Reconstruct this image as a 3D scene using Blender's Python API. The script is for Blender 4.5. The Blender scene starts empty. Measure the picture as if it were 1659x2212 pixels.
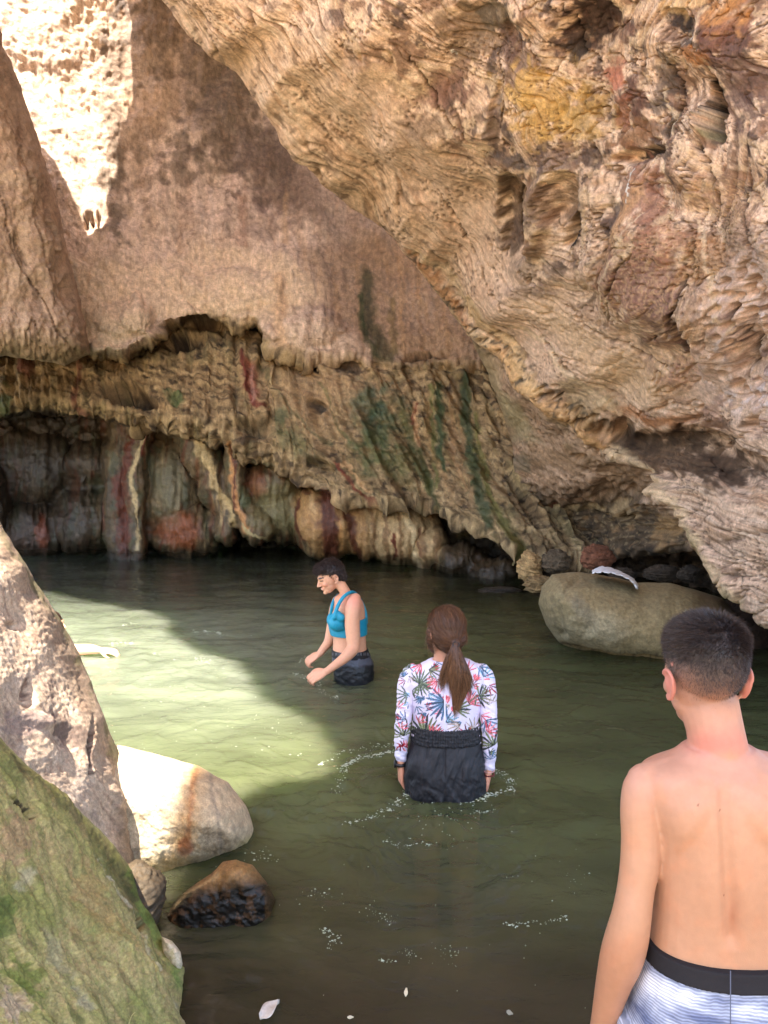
import bpy, math, random
import numpy as np
from mathutils import Vector, Matrix
random.seed(7); rng = np.random.default_rng(7)
scene = bpy.context.scene
COL = scene.collection
# ------------------------------------------------------------------ camera
F = 1620.0; CU, CV = 829.5, 1106.0; CAMZ = 1.49
PITCH = math.atan((CV - 1008.0) / F)
cam_d = bpy.data.cameras.new('camera'); cam = bpy.data.objects.new('camera', cam_d); COL.objects.link(cam)
cam.location = (0, 0, CAMZ); cam.rotation_euler = (math.pi / 2 - PITCH, 0, 0)
cam_d.sensor_fit = 'VERTICAL'; cam_d.sensor_height = 24.0; cam_d.lens = 24.0 * F / 2212.0
cam_d.clip_start = 0.05; cam_d.clip_end = 500
scene.camera = cam
scene.render.resolution_x = 768; scene.render.resolution_y = 1024
# ------------------------------------------------------------------ light
SUN = Vector((-0.15, -0.40, 0.90)).normalized()
world = bpy.data.worlds.new('World'); scene.world = world; world.use_nodes = True
wn = world.node_tree
bg = wn.nodes['Background']; sky = wn.nodes.new('ShaderNodeTexSky'); sky.sky_type = 'NISHITA'
sky.sun_disc = False
sky.sun_elevation = math.asin(SUN.z); sky.sun_rotation = math.atan2(SUN.x, SUN.y)
sky.dust_density = 2.0
wn.links.new(sky.outputs[0], bg.inputs[0]); bg.inputs[1].default_value = 0.15
sd = bpy.data.lights.new('sun', 'SUN'); sd.energy = 5.0; sd.angle = math.radians(0.5); sd.color = (1.0, 0.95, 0.86)
so = bpy.data.objects.new('sun', sd); COL.objects.link(so)
so.rotation_euler = SUN.to_track_quat('Z', 'Y').to_euler(); so.location = (0, 0, 20)
vs = scene.view_settings
vs.view_transform = 'Standard'; vs.look = 'None'; vs.gamma = 1.0; vs.use_curve_mapping = False
vs.exposure = 2.22
scene.render.engine = 'CYCLES'
scene.cycles.max_bounces = 8; scene.cycles.diffuse_bounces = 5; scene.cycles.transparent_max_bounces = 8
# ------------------------------------------------------------------ maths
cp, sp = math.cos(PITCH), math.sin(PITCH)
def P(u, v, D):
    """image-plane coordinates and depth -> world (numpy)"""
    u = np.asarray(u, float); v = np.asarray(v, float); D = np.asarray(D, float)
    a = (u - CU) / F; b = -(v - CV) / F
    return np.stack([a * D, D * (cp + b * sp), CAMZ + D * (-sp + b * cp)], -1)
def PV(u, v, D): return Vector(P(u, v, D).tolist())
def proj(p):
    x, y, z = p[..., 0], p[..., 1], p[..., 2] - CAMZ
    D = y * cp - z * sp; b = (y * sp + z * cp) / D
    return CU + F * x / D, CV - F * b, D
def waterD(v):
    """depth at which the pixel row v meets the water"""
    b = -(v - CV) / F
    return CAMZ / (sp - b * cp)
_perm = {}
def _p(seed):
    if seed not in _perm:
        r = np.random.default_rng(seed + 100); p = r.permutation(256); _perm[seed] = (np.concatenate([p, p, p]), r.uniform(0, 2 * np.pi, 256), r.normal(size=(256, 3)))
    return _perm[seed]
def fade(t): return t * t * t * (t * (t * 6 - 15) + 10)
def pn2(x, y, seed=0):
    p, ang, _ = _p(seed); gx, gy = np.cos(ang), np.sin(ang)
    xi = np.floor(x).astype(np.int64); yi = np.floor(y).astype(np.int64); xf = x - xi; yf = y - yi
    xi &= 255; yi &= 255; u = fade(xf); v = fade(yf)
    def g(ix, iy, dx, dy):
        h = p[p[ix & 255] + (iy & 255)]; return gx[h] * dx + gy[h] * dy
    a = g(xi, yi, xf, yf); b = g(xi + 1, yi, xf - 1, yf); c = g(xi, yi + 1, xf, yf - 1); d = g(xi + 1, yi + 1, xf - 1, yf - 1)
    return ((a * (1 - u) + b * u) * (1 - v) + (c * (1 - u) + d * u) * v) * 1.5
def fbm(x, y, o=4, seed=0, g=0.5, lac=2.03):
    s = 0; a = 1; t = 0
    for k in range(o):
        s = s + a * pn2(x * lac ** k + 13.7 * k, y * lac ** k + 7.1 * k, seed + k); t += a; a *= g
    return s / t * 1.3
def ridge(x, y, o=4, seed=0, g=0.5):
    s = 0; a = 1; t = 0
    for k in range(o):
        s = s + a * (1 - np.abs(pn2(x * 2.03 ** k + 3.7 * k, y * 2.03 ** k, seed + k)) * 2); t += a; a *= g
    return s / t
def worley(x, y, seed=0):
    p, ang, g3 = _p(seed); xi = np.floor(x).astype(np.int64); yi = np.floor(y).astype(np.int64)
    best = np.full(np.shape(x), 9.0)
    for dx in (-1, 0, 1):
        for dy in (-1, 0, 1):
            h = p[p[(xi + dx) & 255] + ((yi + dy) & 255)]
            fx = xi + dx + 0.5 + 0.45 * np.cos(ang[h]); fy = yi + dy + 0.5 + 0.45 * np.sin(ang[(h * 7) & 255])
            best = np.minimum(best, (fx - x) ** 2 + (fy - y) ** 2)
    return np.sqrt(best)
def pn3(q, seed=0):
    return (pn2(q[..., 0] + 5.3 * q[..., 2], q[..., 1] - 3.1 * q[..., 2], seed) + pn2(q[..., 1] + 1.7, q[..., 2], seed + 1) + pn2(q[..., 2] - 4.1, q[..., 0], seed + 2)) / 2.0
def fbm3(q, o=4, seed=0):
    s = 0; a = 1; t = 0
    for k in range(o): s = s + a * pn3(q * 2.03 ** k + 3.3 * k, seed + 3 * k); t += a; a *= .5
    return s / t * 1.3
def sm(a, b, x):
    t = np.clip((x - a) / (b - a), 0, 1); return t * t * (3 - 2 * t)
def lin(c):
    c = np.asarray(c, float) / 255.0
    return np.where(c <= 0.04045, c / 12.92, ((c + 0.055) / 1.055) ** 2.4)
def segd(U, V, pts):
    """distance to a polyline, with the parameter along it"""
    best = np.full(U.shape, 1e9); bt = np.zeros(U.shape); n = len(pts) - 1
    for k in range(n):
        (x0, y0), (x1, y1) = pts[k][:2], pts[k + 1][:2]; dx, dy = x1 - x0, y1 - y0; L = dx * dx + dy * dy + 1e-9
        t = np.clip(((U - x0) * dx + (V - y0) * dy) / L, 0, 1); d = np.hypot(U - x0 - t * dx, V - y0 - t * dy)
        m = d < best; best = np.where(m, d, best); bt = np.where(m, (k + t) / n, bt)
    return best, bt
def inside(U, V, pts):
    ins = np.zeros(U.shape, bool); n = len(pts)
    for k in range(n):
        x0, y0 = pts[k]; x1, y1 = pts[(k + 1) % n]
        if y0 == y1: continue
        c = ((y0 > V) != (y1 > V)) & (U < (x1 - x0) * (V - y0) / (y1 - y0) + x0); ins ^= c
    return ins
def sdf(U, V, pts):
    d, _ = segd(U, V, list(pts) + [pts[0]]); return np.where(inside(U, V, pts), d, -d)
def catmull(pts, n=8):
    pts = [np.array(p, float) for p in pts]; out = []
    for i in range(len(pts) - 1):
        p0 = pts[max(i - 1, 0)]; p1 = pts[i]; p2 = pts[i + 1]; p3 = pts[min(i + 2, len(pts) - 1)]
        for k in range(n):
            t = k / n; out.append(0.5 * ((2 * p1) + (-p0 + p2) * t + (2 * p0 - 5 * p1 + 4 * p2 - p3) * t * t + (-p0 + 3 * p1 - 3 * p2 + p3) * t ** 3))
    out.append(pts[-1]); return out
def tps(ctrl, U, V):
    c = np.array(ctrl, float); S = 500.0; n = len(c); X = c[:, :2] / S
    def k(r2): return 0.5 * r2 * np.log(r2 + 1e-12)
    r2 = ((X[:, None] - X[None]) ** 2).sum(-1); A = np.zeros((n + 3, n + 3)); A[:n, :n] = k(r2) + np.eye(n) * 0.002
    A[:n, n] = 1; A[:n, n + 1:] = X; A[n, :n] = 1; A[n + 1:, :n] = X.T
    w = np.linalg.solve(A, np.concatenate([c[:, 2], [0, 0, 0]])); u = U / S; v = V / S
    out = w[n] + w[n + 1] * u + w[n + 2] * v
    for i in range(n): out = out + w[i] * k((u - X[i, 0]) ** 2 + (v - X[i, 1]) ** 2)
    return out
def blur(h, it=3):
    for _ in range(it):
        q = np.pad(h, 1, mode='edge'); h = (q[:-2, 1:-1] + q[2:, 1:-1] + q[1:-1, :-2] + q[1:-1, 2:] + 2 * q[1:-1, 1:-1]) / 6
    return h
# ------------------------------------------------------------------ object helpers
def tag(o, label=None, cat=None, group=None, kind=None):
    if label: o['label'] = label
    if cat: o['category'] = cat
    if group: o['group'] = group
    if kind: o['kind'] = kind
    return o
def link(name, me, mat, parent=None):
    o = bpy.data.objects.new(name, me); COL.objects.link(o)
    if mat: me.materials.append(mat)
    if parent: o.parent = parent
    return o
def raw_mesh(name, V, Fq, col=None, attrs=None, smooth=True):
    """V (n,3); Fq (m,k) index array"""
    me = bpy.data.meshes.new(name); V = np.ascontiguousarray(V, np.float32); Fq = np.ascontiguousarray(Fq, np.int32); k = Fq.shape[1]
    me.vertices.add(len(V)); me.vertices.foreach_set('co', V.ravel())
    me.loops.add(Fq.size); me.loops.foreach_set('vertex_index', Fq.ravel())
    me.polygons.add(len(Fq)); me.polygons.foreach_set('loop_start', np.arange(0, Fq.size, k, dtype=np.int32))
    me.polygons.foreach_set('loop_total', np.full(len(Fq), k, np.int32))
    me.update(calc_edges=True)
    me.polygons.foreach_set('use_smooth', np.full(len(Fq), smooth))
    if col is not None: set_col(me, col)
    for n_, a in (attrs or {}).items():
        at = me.attributes.new(n_, 'FLOAT_VECTOR', 'POINT'); at.data.foreach_set('vector', np.ascontiguousarray(a, np.float32).ravel())
    me.validate(); return me
def set_col(me, col):
    col = np.asarray(col, np.float32)
    if col.shape[1] == 3: col = np.concatenate([col, np.ones((len(col), 1), np.float32)], 1)
    ca = me.color_attributes.get('Col') or me.color_attributes.new('Col', 'FLOAT_COLOR', 'POINT')
    ca.data.foreach_set('color', np.ascontiguousarray(col).ravel())
def grid_faces(ny, nx, mask=None):
    i = np.arange(ny * nx).reshape(ny, nx)
    f = np.stack([i[:-1, :-1], i[1:, :-1], i[1:, 1:], i[:-1, 1:]], -1)
    if mask is not None: f = f[mask]
    return f.reshape(-1, 4)
def compact(V, Fq, *arrs):
    used = np.zeros(len(V), bool); used[Fq.ravel()] = True; idx = np.cumsum(used) - 1
    return (V[used], idx[Fq]) + tuple(a[used] for a in arrs)
class Paint:
    """stains, colours and painted shade of a rock surface; U,V run over the surface, w is the ragged warp"""
    def __init__(s, U, V, base, warp=9, seed=3):
        s.u = U; s.v = V
        s.wu = U + warp * (fbm(U / 60, V / 60, 4, seed) + .5 * fbm(U / 16, V / 16, 3, seed + 9)); s.wv = V + warp * (fbm(U / 60, V / 60, 4, seed + 4) + .5 * fbm(U / 16, V / 16, 3, seed + 14))
        s.c = np.zeros(U.shape + (3,)) + lin(base); s.wet = np.zeros(U.shape)
    def mix(s, m, c, wet=None):
        m = np.clip(m, 0, 1); s.c = s.c * (1 - m[..., None]) + lin(c) * m[..., None]
        if wet is not None: s.wet = s.wet * (1 - m) + wet * m
    def blob(s, u, v, ru, rv, c, a=1, soft=.4, ang=0, rough=.35, seed=5, sc=40, wet=None):
        ca, sa = math.cos(math.radians(ang)), math.sin(math.radians(ang)); x = (s.wu - u) * ca + (s.wv - v) * sa; y = -(s.wu - u) * sa + (s.wv - v) * ca
        q = np.hypot(x / ru, y / rv) + rough * fbm(s.u / sc, s.v / sc, 4, seed); s.mix(a * (1 - sm(1 - soft, 1 + soft * .4, q)), c, wet)
    def line(s, pts, w, c, a=1, soft=.6, w1=None, rough=.5, seed=6, wet=None):
        d, t = segd(s.wu, s.wv, pts); ww = w + ((w1 if w1 is not None else w) - w) * t
        ww = ww * (1 + rough * fbm(s.u / 22, s.v / 22, 3, seed)); s.mix(a * (1 - sm(1 - soft, 1, d / np.maximum(ww, .3))), c, wet)
    def poly(s, pts, c, a=1, soft=12, wet=None, rough=0, seed=8):
        d = sdf(s.wu, s.wv, pts) + rough * fbm(s.u / 30, s.v / 30, 4, seed); s.mix(a * sm(-soft, soft, d), c, wet)
    def mul(s, f): s.c = s.c * f[..., None]
# ------------------------------------------------------------------ materials
def new_mat(name):
    m = bpy.data.materials.new(name); m.use_nodes = True; nt = m.node_tree; b = nt.nodes['Principled BSDF']; return m, nt, b
def N(nt, t, **kw):
    n = nt.nodes.new(t)
    for k, v in kw.items():
        if k in n.inputs: n.inputs[k].default_value = v
        else: setattr(n, k, v)
    return n
def rock_mat(name, bump=0.012, fine=1.0, scale=1.0, rough=.85, flow=True, strata=1.0):
    m, nt, b = new_mat(name); L = nt.links.new
    col = N(nt, 'ShaderNodeVertexColor', layer_name='Col')
    tc = N(nt, 'ShaderNodeTexCoord')
    n1 = N(nt, 'ShaderNodeTexNoise', Scale=9 * scale, Detail=10, Roughness=.65); L(tc.outputs['Object'], n1.inputs['Vector'])
    n2 = N(nt, 'ShaderNodeTexNoise', Scale=48 * scale, Detail=6, Roughness=.7); L(tc.outputs['Object'], n2.inputs['Vector'])
    vo = N(nt, 'ShaderNodeTexVoronoi', Scale=26 * scale); L(tc.outputs['Object'], vo.inputs['Vector'])
    pit = N(nt, 'ShaderNodeMapRange'); pit.inputs[1].default_value = .05; pit.inputs[2].default_value = .30; pit.inputs[3].default_value = 0; pit.inputs[4].default_value = 1; L(vo.outputs['Distance'], pit.inputs[0])
    gate = N(nt, 'ShaderNodeMapRange'); gate.inputs[1].default_value = .5; gate.inputs[2].default_value = .62; L(n1.outputs[0], gate.inputs[0])
    pm = N(nt, 'ShaderNodeMixRGB'); pm.inputs[1].default_value = (1, 1, 1, 1); L(gate.outputs[0], pm.inputs[0]); L(pit.outputs[0], pm.inputs[2])
    if flow:
        at = N(nt, 'ShaderNodeAttribute', attribute_name='flow')
        mp = N(nt, 'ShaderNodeMapping'); mp.inputs['Scale'].default_value = (24, 1.5, 1); L(at.outputs['Vector'], mp.inputs['Vector'])
        n3 = N(nt, 'ShaderNodeTexNoise', Scale=1.0, Detail=6, Roughness=.66, Distortion=.25); L(mp.outputs[0], n3.inputs['Vector'])
        src3 = n3.outputs[0]
    else: src3 = n1.outputs[0]
    r3 = N(nt, 'ShaderNodeMapRange'); r3.inputs[1].default_value = .3; r3.inputs[2].default_value = .7; r3.inputs[3].default_value = 1 - .38 * strata; r3.inputs[4].default_value = 1 + .26 * strata; L(src3, r3.inputs[0])
    r1 = N(nt, 'ShaderNodeMapRange'); r1.inputs[1].default_value = .3; r1.inputs[2].default_value = .7; r1.inputs[3].default_value = .66; r1.inputs[4].default_value = 1.26; L(n1.outputs[0], r1.inputs[0])
    r2 = N(nt, 'ShaderNodeMapRange'); r2.inputs[1].default_value = .3; r2.inputs[2].default_value = .7; r2.inputs[3].default_value = .68; r2.inputs[4].default_value = 1.2; L(n2.outputs[0], r2.inputs[0])
    a = N(nt, 'ShaderNodeMath', operation='MULTIPLY'); L(r1.outputs[0], a.inputs[0]); L(r3.outputs[0], a.inputs[1])
    a2 = N(nt, 'ShaderNodeMath', operation='MULTIPLY'); L(a.outputs[0], a2.inputs[0]); L(r2.outputs[0], a2.inputs[1])
    v = N(nt, 'ShaderNodeVectorMath', operation='SCALE'); L(col.outputs['Color'], v.inputs[0]); L(a2.outputs[0], v.inputs['Scale'])
    L(v.outputs[0], b.inputs['Base Color'])
    rr = N(nt, 'ShaderNodeMapRange'); rr.inputs[3].default_value = .22; rr.inputs[4].default_value = rough; L(col.outputs['Alpha'], rr.inputs[0]); L(rr.outputs[0], b.inputs['Roughness'])
    b.inputs['Specular IOR Level'].default_value = .35
    h1 = N(nt, 'ShaderNodeMath', operation='MULTIPLY_ADD'); L(n2.outputs[0], h1.inputs[0]); h1.inputs[1].default_value = .45 * fine; L(n1.outputs[0], h1.inputs[2])
    h2 = N(nt, 'ShaderNodeMath', operation='MULTIPLY_ADD'); L(src3, h2.inputs[0]); h2.inputs[1].default_value = 1.1 * strata; L(h1.outputs[0], h2.inputs[2])
    h3 = N(nt, 'ShaderNodeMath', operation='MULTIPLY_ADD'); L(pm.outputs[0], h3.inputs[0]); h3.inputs[1].default_value = .35; L(h2.outputs[0], h3.inputs[2])
    bp = N(nt, 'ShaderNodeBump', Strength=1.0, Distance=bump * 3.2); L(h3.outputs[0], bp.inputs['Height']); L(bp.outputs[0], b.inputs['Normal'])
    return m
M_WALL = rock_mat('pale_travertine_wall', .0065, scale=1.1, strata=.32)
M_OVER = rock_mat('banded_travertine', .0030, scale=1.6, strata=.6)
M_NEAR = rock_mat('weathered_near_rock', .0013, scale=4.5, strata=.45)
M_BOUL = rock_mat('smooth_boulder_stone', .0011, scale=3.5, flow=False, strata=.15)
M_DARK = rock_mat('dark_cave_rock', .012, scale=1.2, flow=False, strata=.6)
def simple_mat(name, color, rough=.6, spec=.5, noise=0, nscale=60, bump=0, vc=False, sss=0, bscale=None, sheen=0):
    m, nt, b = new_mat(name); L = nt.links.new
    b.inputs['Roughness'].default_value = rough; b.inputs['Specular IOR Level'].default_value = spec
    tc = N(nt, 'ShaderNodeTexCoord'); n = N(nt, 'ShaderNodeTexNoise', Scale=nscale, Detail=5); L(tc.outputs['Object'], n.inputs['Vector'])
    mr = N(nt, 'ShaderNodeMapRange'); mr.inputs[1].default_value = .3; mr.inputs[2].default_value = .7; mr.inputs[3].default_value = 1 - noise; mr.inputs[4].default_value = 1 + noise; L(n.outputs[0], mr.inputs[0])
    v = N(nt, 'ShaderNodeVectorMath', operation='SCALE'); L(mr.outputs[0], v.inputs['Scale'])
    if vc: c = N(nt, 'ShaderNodeVertexColor', layer_name='Col'); L(c.outputs[0], v.inputs[0])
    else: v.inputs[0].default_value = tuple(lin(color))
    L(v.outputs[0], b.inputs['Base Color'])
    if bump:
        n2 = N(nt, 'ShaderNodeTexNoise', Scale=bscale or nscale * 2, Detail=4); L(tc.outputs['Object'], n2.inputs['Vector'])
        bp = N(nt, 'ShaderNodeBump', Strength=.6, Distance=bump); L(n2.outputs[0], bp.inputs['Height']); L(bp.outputs[0], b.inputs['Normal'])
    if sss:
        b.inputs['Subsurface Weight'].default_value = sss; b.inputs['Subsurface Radius'].default_value = (.012, .004, .002); b.inputs['Subsurface Scale'].default_value = .6
    if sheen: b.inputs['Sheen Weight'].default_value = sheen
    return m
# ------------------------------------------------------------------ rock relief builder
def grid(u0, u1, v0, v1, step):
    us = np.arange(u0, u1 + step, step); vs_ = np.arange(v0, v1 + step, step); return np.meshgrid(us, vs_)
def normals(Pw):
    du = np.gradient(Pw, axis=1); dv = np.gradient(Pw, axis=0); n = np.cross(du, dv); n /= np.linalg.norm(n, axis=-1, keepdims=True) + 1e-12
    s = np.sign((n * (np.array([0, 0, CAMZ]) - Pw)).sum(-1, keepdims=True)); s[s == 0] = 1
    return n * s
def relief(name, outline, step, depth, disp, paint, mat, flow, R=None, Rm=None, thick=.6, edge_noise=4, closed=True, bblur=0, rfun=None, seed=0):
    """a rock mass: a face of given depth over its outline, rounded back at its rim, with a real back side"""
    o = np.array(outline, float); pad = 2 * step
    U, V = grid(o[:, 0].min() - pad, o[:, 0].max() + pad, o[:, 1].min() - pad, o[:, 1].max() + pad, step)
    e = sdf(U, V, outline) + edge_noise * fbm(U / 40, V / 40, 4, 31 + seed)
    gy, gx = np.gradient(e, step); g = np.hypot(gx, gy) + 1e-6
    near = (e < 0) & (e > -1.6 * step); Us = np.where(near, U - e * gx / g ** 2, U); Vs = np.where(near, V - e * gy / g ** 2, V)
    ee = np.maximum(e, 0); Rr = R if rfun is None else rfun(U, V)
    t = np.clip(ee / Rr, 0, 1); pil = np.sqrt(np.clip(1 - (1 - t) ** 2, 0, 1))
    if bblur: pil = blur(pil, bblur) * sm(0, 3 * step, ee) + pil * (1 - sm(0, 3 * step, ee))
    D = depth(Us, Vs); D1 = D + Rm * (1 - pil)
    Pw = P(Us, Vs, D1); n = normals(Pw); h = disp(Us, Vs); Pw = Pw + n * (h * sm(0, 6 * step, ee))[..., None]
    c, wet = paint(Us, Vs, D1); ok = e > -1.6 * step; fm = ok[:-1, :-1] & ok[1:, :-1] & ok[1:, 1:] & ok[:-1, 1:]
    ny, nx = U.shape; fl = flow(Us, Vs)
    Fq = grid_faces(ny, nx, fm); Vt = Pw.reshape(-1, 3); C = np.concatenate([c.reshape(-1, 3), 1 - wet.reshape(-1, 1)], 1)
    Fl = np.stack([fl[0].ravel(), fl[1].ravel(), np.zeros(U.size)], 1)
    if closed:
        Pb = P(Us, Vs, D + Rm + thick * pil + .0); nv = len(Vt)
        ring = (~(e > step * 1.5))[..., None]; Pb = np.where(ring & (e <= 0)[..., None], Pw, Pb)
        Fb = grid_faces(ny, nx, fm)[:, ::-1] + nv
        Vt = np.concatenate([Vt, Pb.reshape(-1, 3)]); Fq = np.concatenate([Fq, Fb]); C = np.concatenate([C, C * np.array([.6, .6, .6, 1])]); Fl = np.concatenate([Fl, Fl])
    Vt, Fq, C, Fl = compact(Vt, Fq, C, Fl)
    me = raw_mesh(name, Vt, Fq, C, {'flow': Fl}); return link(name, me, mat)
def bumpf(U, V, lst):
    h = np.zeros(U.shape)
    for (u, v, ru, rv, a, ang, k) in lst:
        ca, sa = math.cos(math.radians(ang)), math.sin(math.radians(ang)); x = (U - u) * ca + (V - v) * sa; y = -(U - u) * sa + (V - v) * ca
        q = np.hypot(x / ru, y / rv); h += a * (1 - sm(1 - k, 1 + k, q))
    return h
#@@CLIFF
# ------------------------------------------------------------------ far cliff wall with its dripstone band and cave
def interp(U, pts): a = np.array(pts, float); return np.interp(U, a[:, 0], a[:, 1])
LIP = [(-200, 740), (0, 748), (120, 745), (190, 752), (250, 764), (300, 755), (335, 715), (400, 688), (480, 684), (555, 690), (590, 735), (680, 762), (760, 772), (850, 778), (1250, 780)]
RID = [(-200, 905), (0, 900), (60, 880), (150, 885), (250, 905), (330, 925), (430, 945), (520, 985), (600, 1010), (660, 1040), (760, 1080), (850, 1088), (900, 1082), (950, 1098), (1020, 1130), (1080, 1165), (1130, 1195), (1250, 1215)]
def lump(D, U, V, u, v, ru, rv, Df, T, ang=0):
    ca, sa = math.cos(math.radians(ang)), math.sin(math.radians(ang)); x = (U - u) * ca + (V - v) * sa; y = -(U - u) * sa + (V - v) * ca
    q2 = (x / ru) ** 2 + (y / rv) ** 2; d = np.where(q2 < 1, Df + T * (1 - np.sqrt(np.clip(1 - q2, 0, 1))), 99); return np.minimum(D, d)
def lumpl(D, U, V, pts, w, Df, T, w1=None, Df1=None):
    d, t = segd(U, V, pts); ww = w + ((w1 if w1 is not None else w) - w) * t; q = d / ww
    dd = Df + ((Df1 if Df1 is not None else Df) - Df) * t; return np.minimum(D, np.where(q < 1, dd + T * (1 - np.sqrt(np.clip(1 - q * q, 0, 1))), 99))
def depthA(U, V):
    wu = U + 7 * fbm(U / 50, V / 50, 3, 1); wv = V + 9 * fbm(U / 28, V / 60, 4, 2)
    Du = tps([(-200, -200, 11.3), (200, -100, 11.2), (450, -100, 12.2), (800, -100, 12.5), (200, 300, 11.1), (330, 250, 11.5), (500, 300, 11.9), (700, 300, 12.2), (900, 500, 11.6), (250, 560, 10.7), (430, 540, 11.2), (620, 560, 11.0), (800, 620, 11.3), (250, 720, 10.3), (450, 660, 10.9), (700, 720, 10.7), (880, 760, 10.8), (1100, 780, 10.2), (-150, 600, 11), (1250, 400, 11)], U, V)
    v1 = interp(wu, LIP); v2 = interp(wu, RID) + 4 * fbm(U / 24, V / 40, 3, 17)
    rec = 1 - sm(570, 700, U) * .85
    t = np.clip((wv - v1) / (v2 - v1), -1, 2)
    Db = 11.2 + (.55 * (1 - sm(0, .35, t)) - .45 * sm(.3, 1, t)) * rec - .0 * t
    Db = Db + np.where(U > 600, (10.7 - 11.2) * sm(560, 800, U), 0) + .35 * sm(.75, 1.02, t) ** 2 * rec
    ctr = sm(900, 1130, U); Db = Db - .9 * ctr * np.clip(t, 0, 1)
    D = Du + (Db - Du) * sm(-8, 20, wv - v1) ** 1.3
    Dc = 12.9 + 1.0 * sm(400, 470, U) * (1 - sm(700, 760, U)) - 1.3 * sm(760, 1000, U) + .0 * V
    Dc = Dc + .25 * fbm(U / 60, V / 60, 4, 19)
    D = D + (Dc - D) * sm(-2, 12, wv - v2)
    # lobes on the underside of the bright wall
    D = lump(D, wu, wv, 262, 700, 95, 66, 10.15, .8)
    D = lump(D, wu, wv, 660, 715, 90, 62, 10.5, .5); D = lump(D, wu, wv, 520, 640, 150, 62, 10.75, .3)
    # cave boulders and curtains
    for a in [(185, 1125, 85, 82, 12.2, .8), (60, 1155, 95, 75, 12.3, .8), (-60, 1090, 90, 120, 12, .8), (365, 1060, 85, 145, 12.0, .9), (400, 1150, 85, 62, 11.9, .6), (190, 1010, 55, 62, 12.4, .6), (60, 1010, 110, 90, 12.5, .6), (270, 1010, 60, 90, 12.3, .5),
              (600, 1108, 92, 68, 11.4, .8), (580, 1050, 60, 60, 11.3, .6), (720, 1120, 88, 88, 11.0, .8), (790, 1120, 60, 88, 11.0, .6), (870, 1140, 88, 92, 10.9, .7), (1000, 1215, 60, 45, 10.4, .5), (1070, 1240, 60, 40, 10, .5), (930, 1190, 45, 55, 10.8, .5)]:
        D = lump(D, wu, wv, *a)
    D = lumpl(D, wu, wv, [(410, 920), (445, 1000), (470, 1070), (490, 1150)], 44, 11.3, .5, 24, 11.5)
    D = lumpl(D, wu, wv, [(505, 965), (508, 1050), (520, 1110), (560, 1140)], 24, 11.15, .4, 36, 11.2)
    D = lumpl(D, wu, wv, [(305, 940), (290, 1010), (292, 1080), (296, 1200)], 34, 11.8, .4, 26, 11.9)
    D = lumpl(D, wu, wv, [(265, 930), (255, 1060), (262, 1210)], 34, 12.0, .4, 34, 12.0)
    return D
def dispA(U, V):
    up = 1 - sm(-10, 25, V - interp(U, LIP)); bd = (1 - up); cv = sm(-5, 15, V - interp(U, RID))
    streak = fbm(U / 16 + .6 * fbm(U / 60, V / 120, 2, 3), V / 130, 5, 5); lumpy = fbm(U / 90, V / 110, 5, 6)
    small = fbm(U / 9, V / 11, 4, 7)
    h = up * (.022 * streak + .15 * lumpy + .008 * small)
    # pitted sun-lit corner
    sc = 1 - sm(200, 330, U); h += up * sc * (.022 * fbm(U / 16, V / 14, 5, 40) - .0 * (1 - sm(.1, .5, worley(U / 26, V / 22, 12))) * sm(-.1, .3, fbm(U / 60, V / 60, 2, 13)))
    st = np.clip(fbm(U / 60, V / 60, 3, 15) * 1.5 + .2, 0, 1) * sm(380, 620, U + (350 - V) * .2) * (1 - sm(380, 520, V)); h -= up * .05 * st * ridge(U / 22, V / 22, 3, 16)
    sk = U + .55 * np.maximum(0, V - 800) * -sm(450, 1000, U)          # folds lean to the lower right
    fold = fbm(sk / 20, V / 85, 5, 8); ic = ridge(sk / 9, V / 26, 4, 9)
    rp = V - interp(U, RID); h += bd * (1 - cv) * (.09 * fold + .035 * ic + .02 * small + .05 * ridge(rp / 30 + .6 * fbm(U / 70, V / 70, 2, 42), U / 170, 4, 43) + .03 * fbm(U / 30, V / 26, 4, 44)) + bd * (1 - cv) * .22 * ridge(sk / 55, V / 220, 2, 41) * sm(300, 700, U)
    h += cv * (.03 * fbm(U / 13, V / 90, 4, 10) + .008 * small + .12 * lumpy)
    # icicles along the two lips
    for L_, s in ((LIP, 11), (RID, 14)):
        dd = V - interp(U, L_); h += np.exp(-(dd / 20) ** 2) * .02 * ridge(U / 9, V / 60, 3, s) * np.clip(.4 + 1.6 * fbm(U / 60, V / 60, 2, 18), 0, 1.2) * (1 - .6 * sm(600, 700, U))
    pits = [(400, 742, 46, 15, -.3, -3, .4), (440, 700, 40, 13, -.2, 10, .5), (548, 708, 18, 14, -.05, 0, .6), (270, 850, 42, 22, -.5, 12, .35), (300, 868, 36, 12, -.3, 12, .4), (676, 793, 28, 9, -.16, 0, .5), (755, 795, 26, 14, -.12, 10, .6), (690, 880, 16, 11, -.2, 30, .4), (920, 770, 42, 10, -.35, -8, .4), (545, 930, 40, 16, -.25, 10, .5), (700, 1010, 30, 12, -.2, 15, .5),
            (185, 474, 4, 12, -.2, 10, .4), (197, 472, 4, 13, -.2, -6, .4), (212, 474, 4, 16, -.25, 0, .4)]
    return h + bumpf(U + 5 * fbm(U / 14, V / 14, 3, 20), V + 4 * fbm(U / 14, V / 14, 3, 21), pits)
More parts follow.
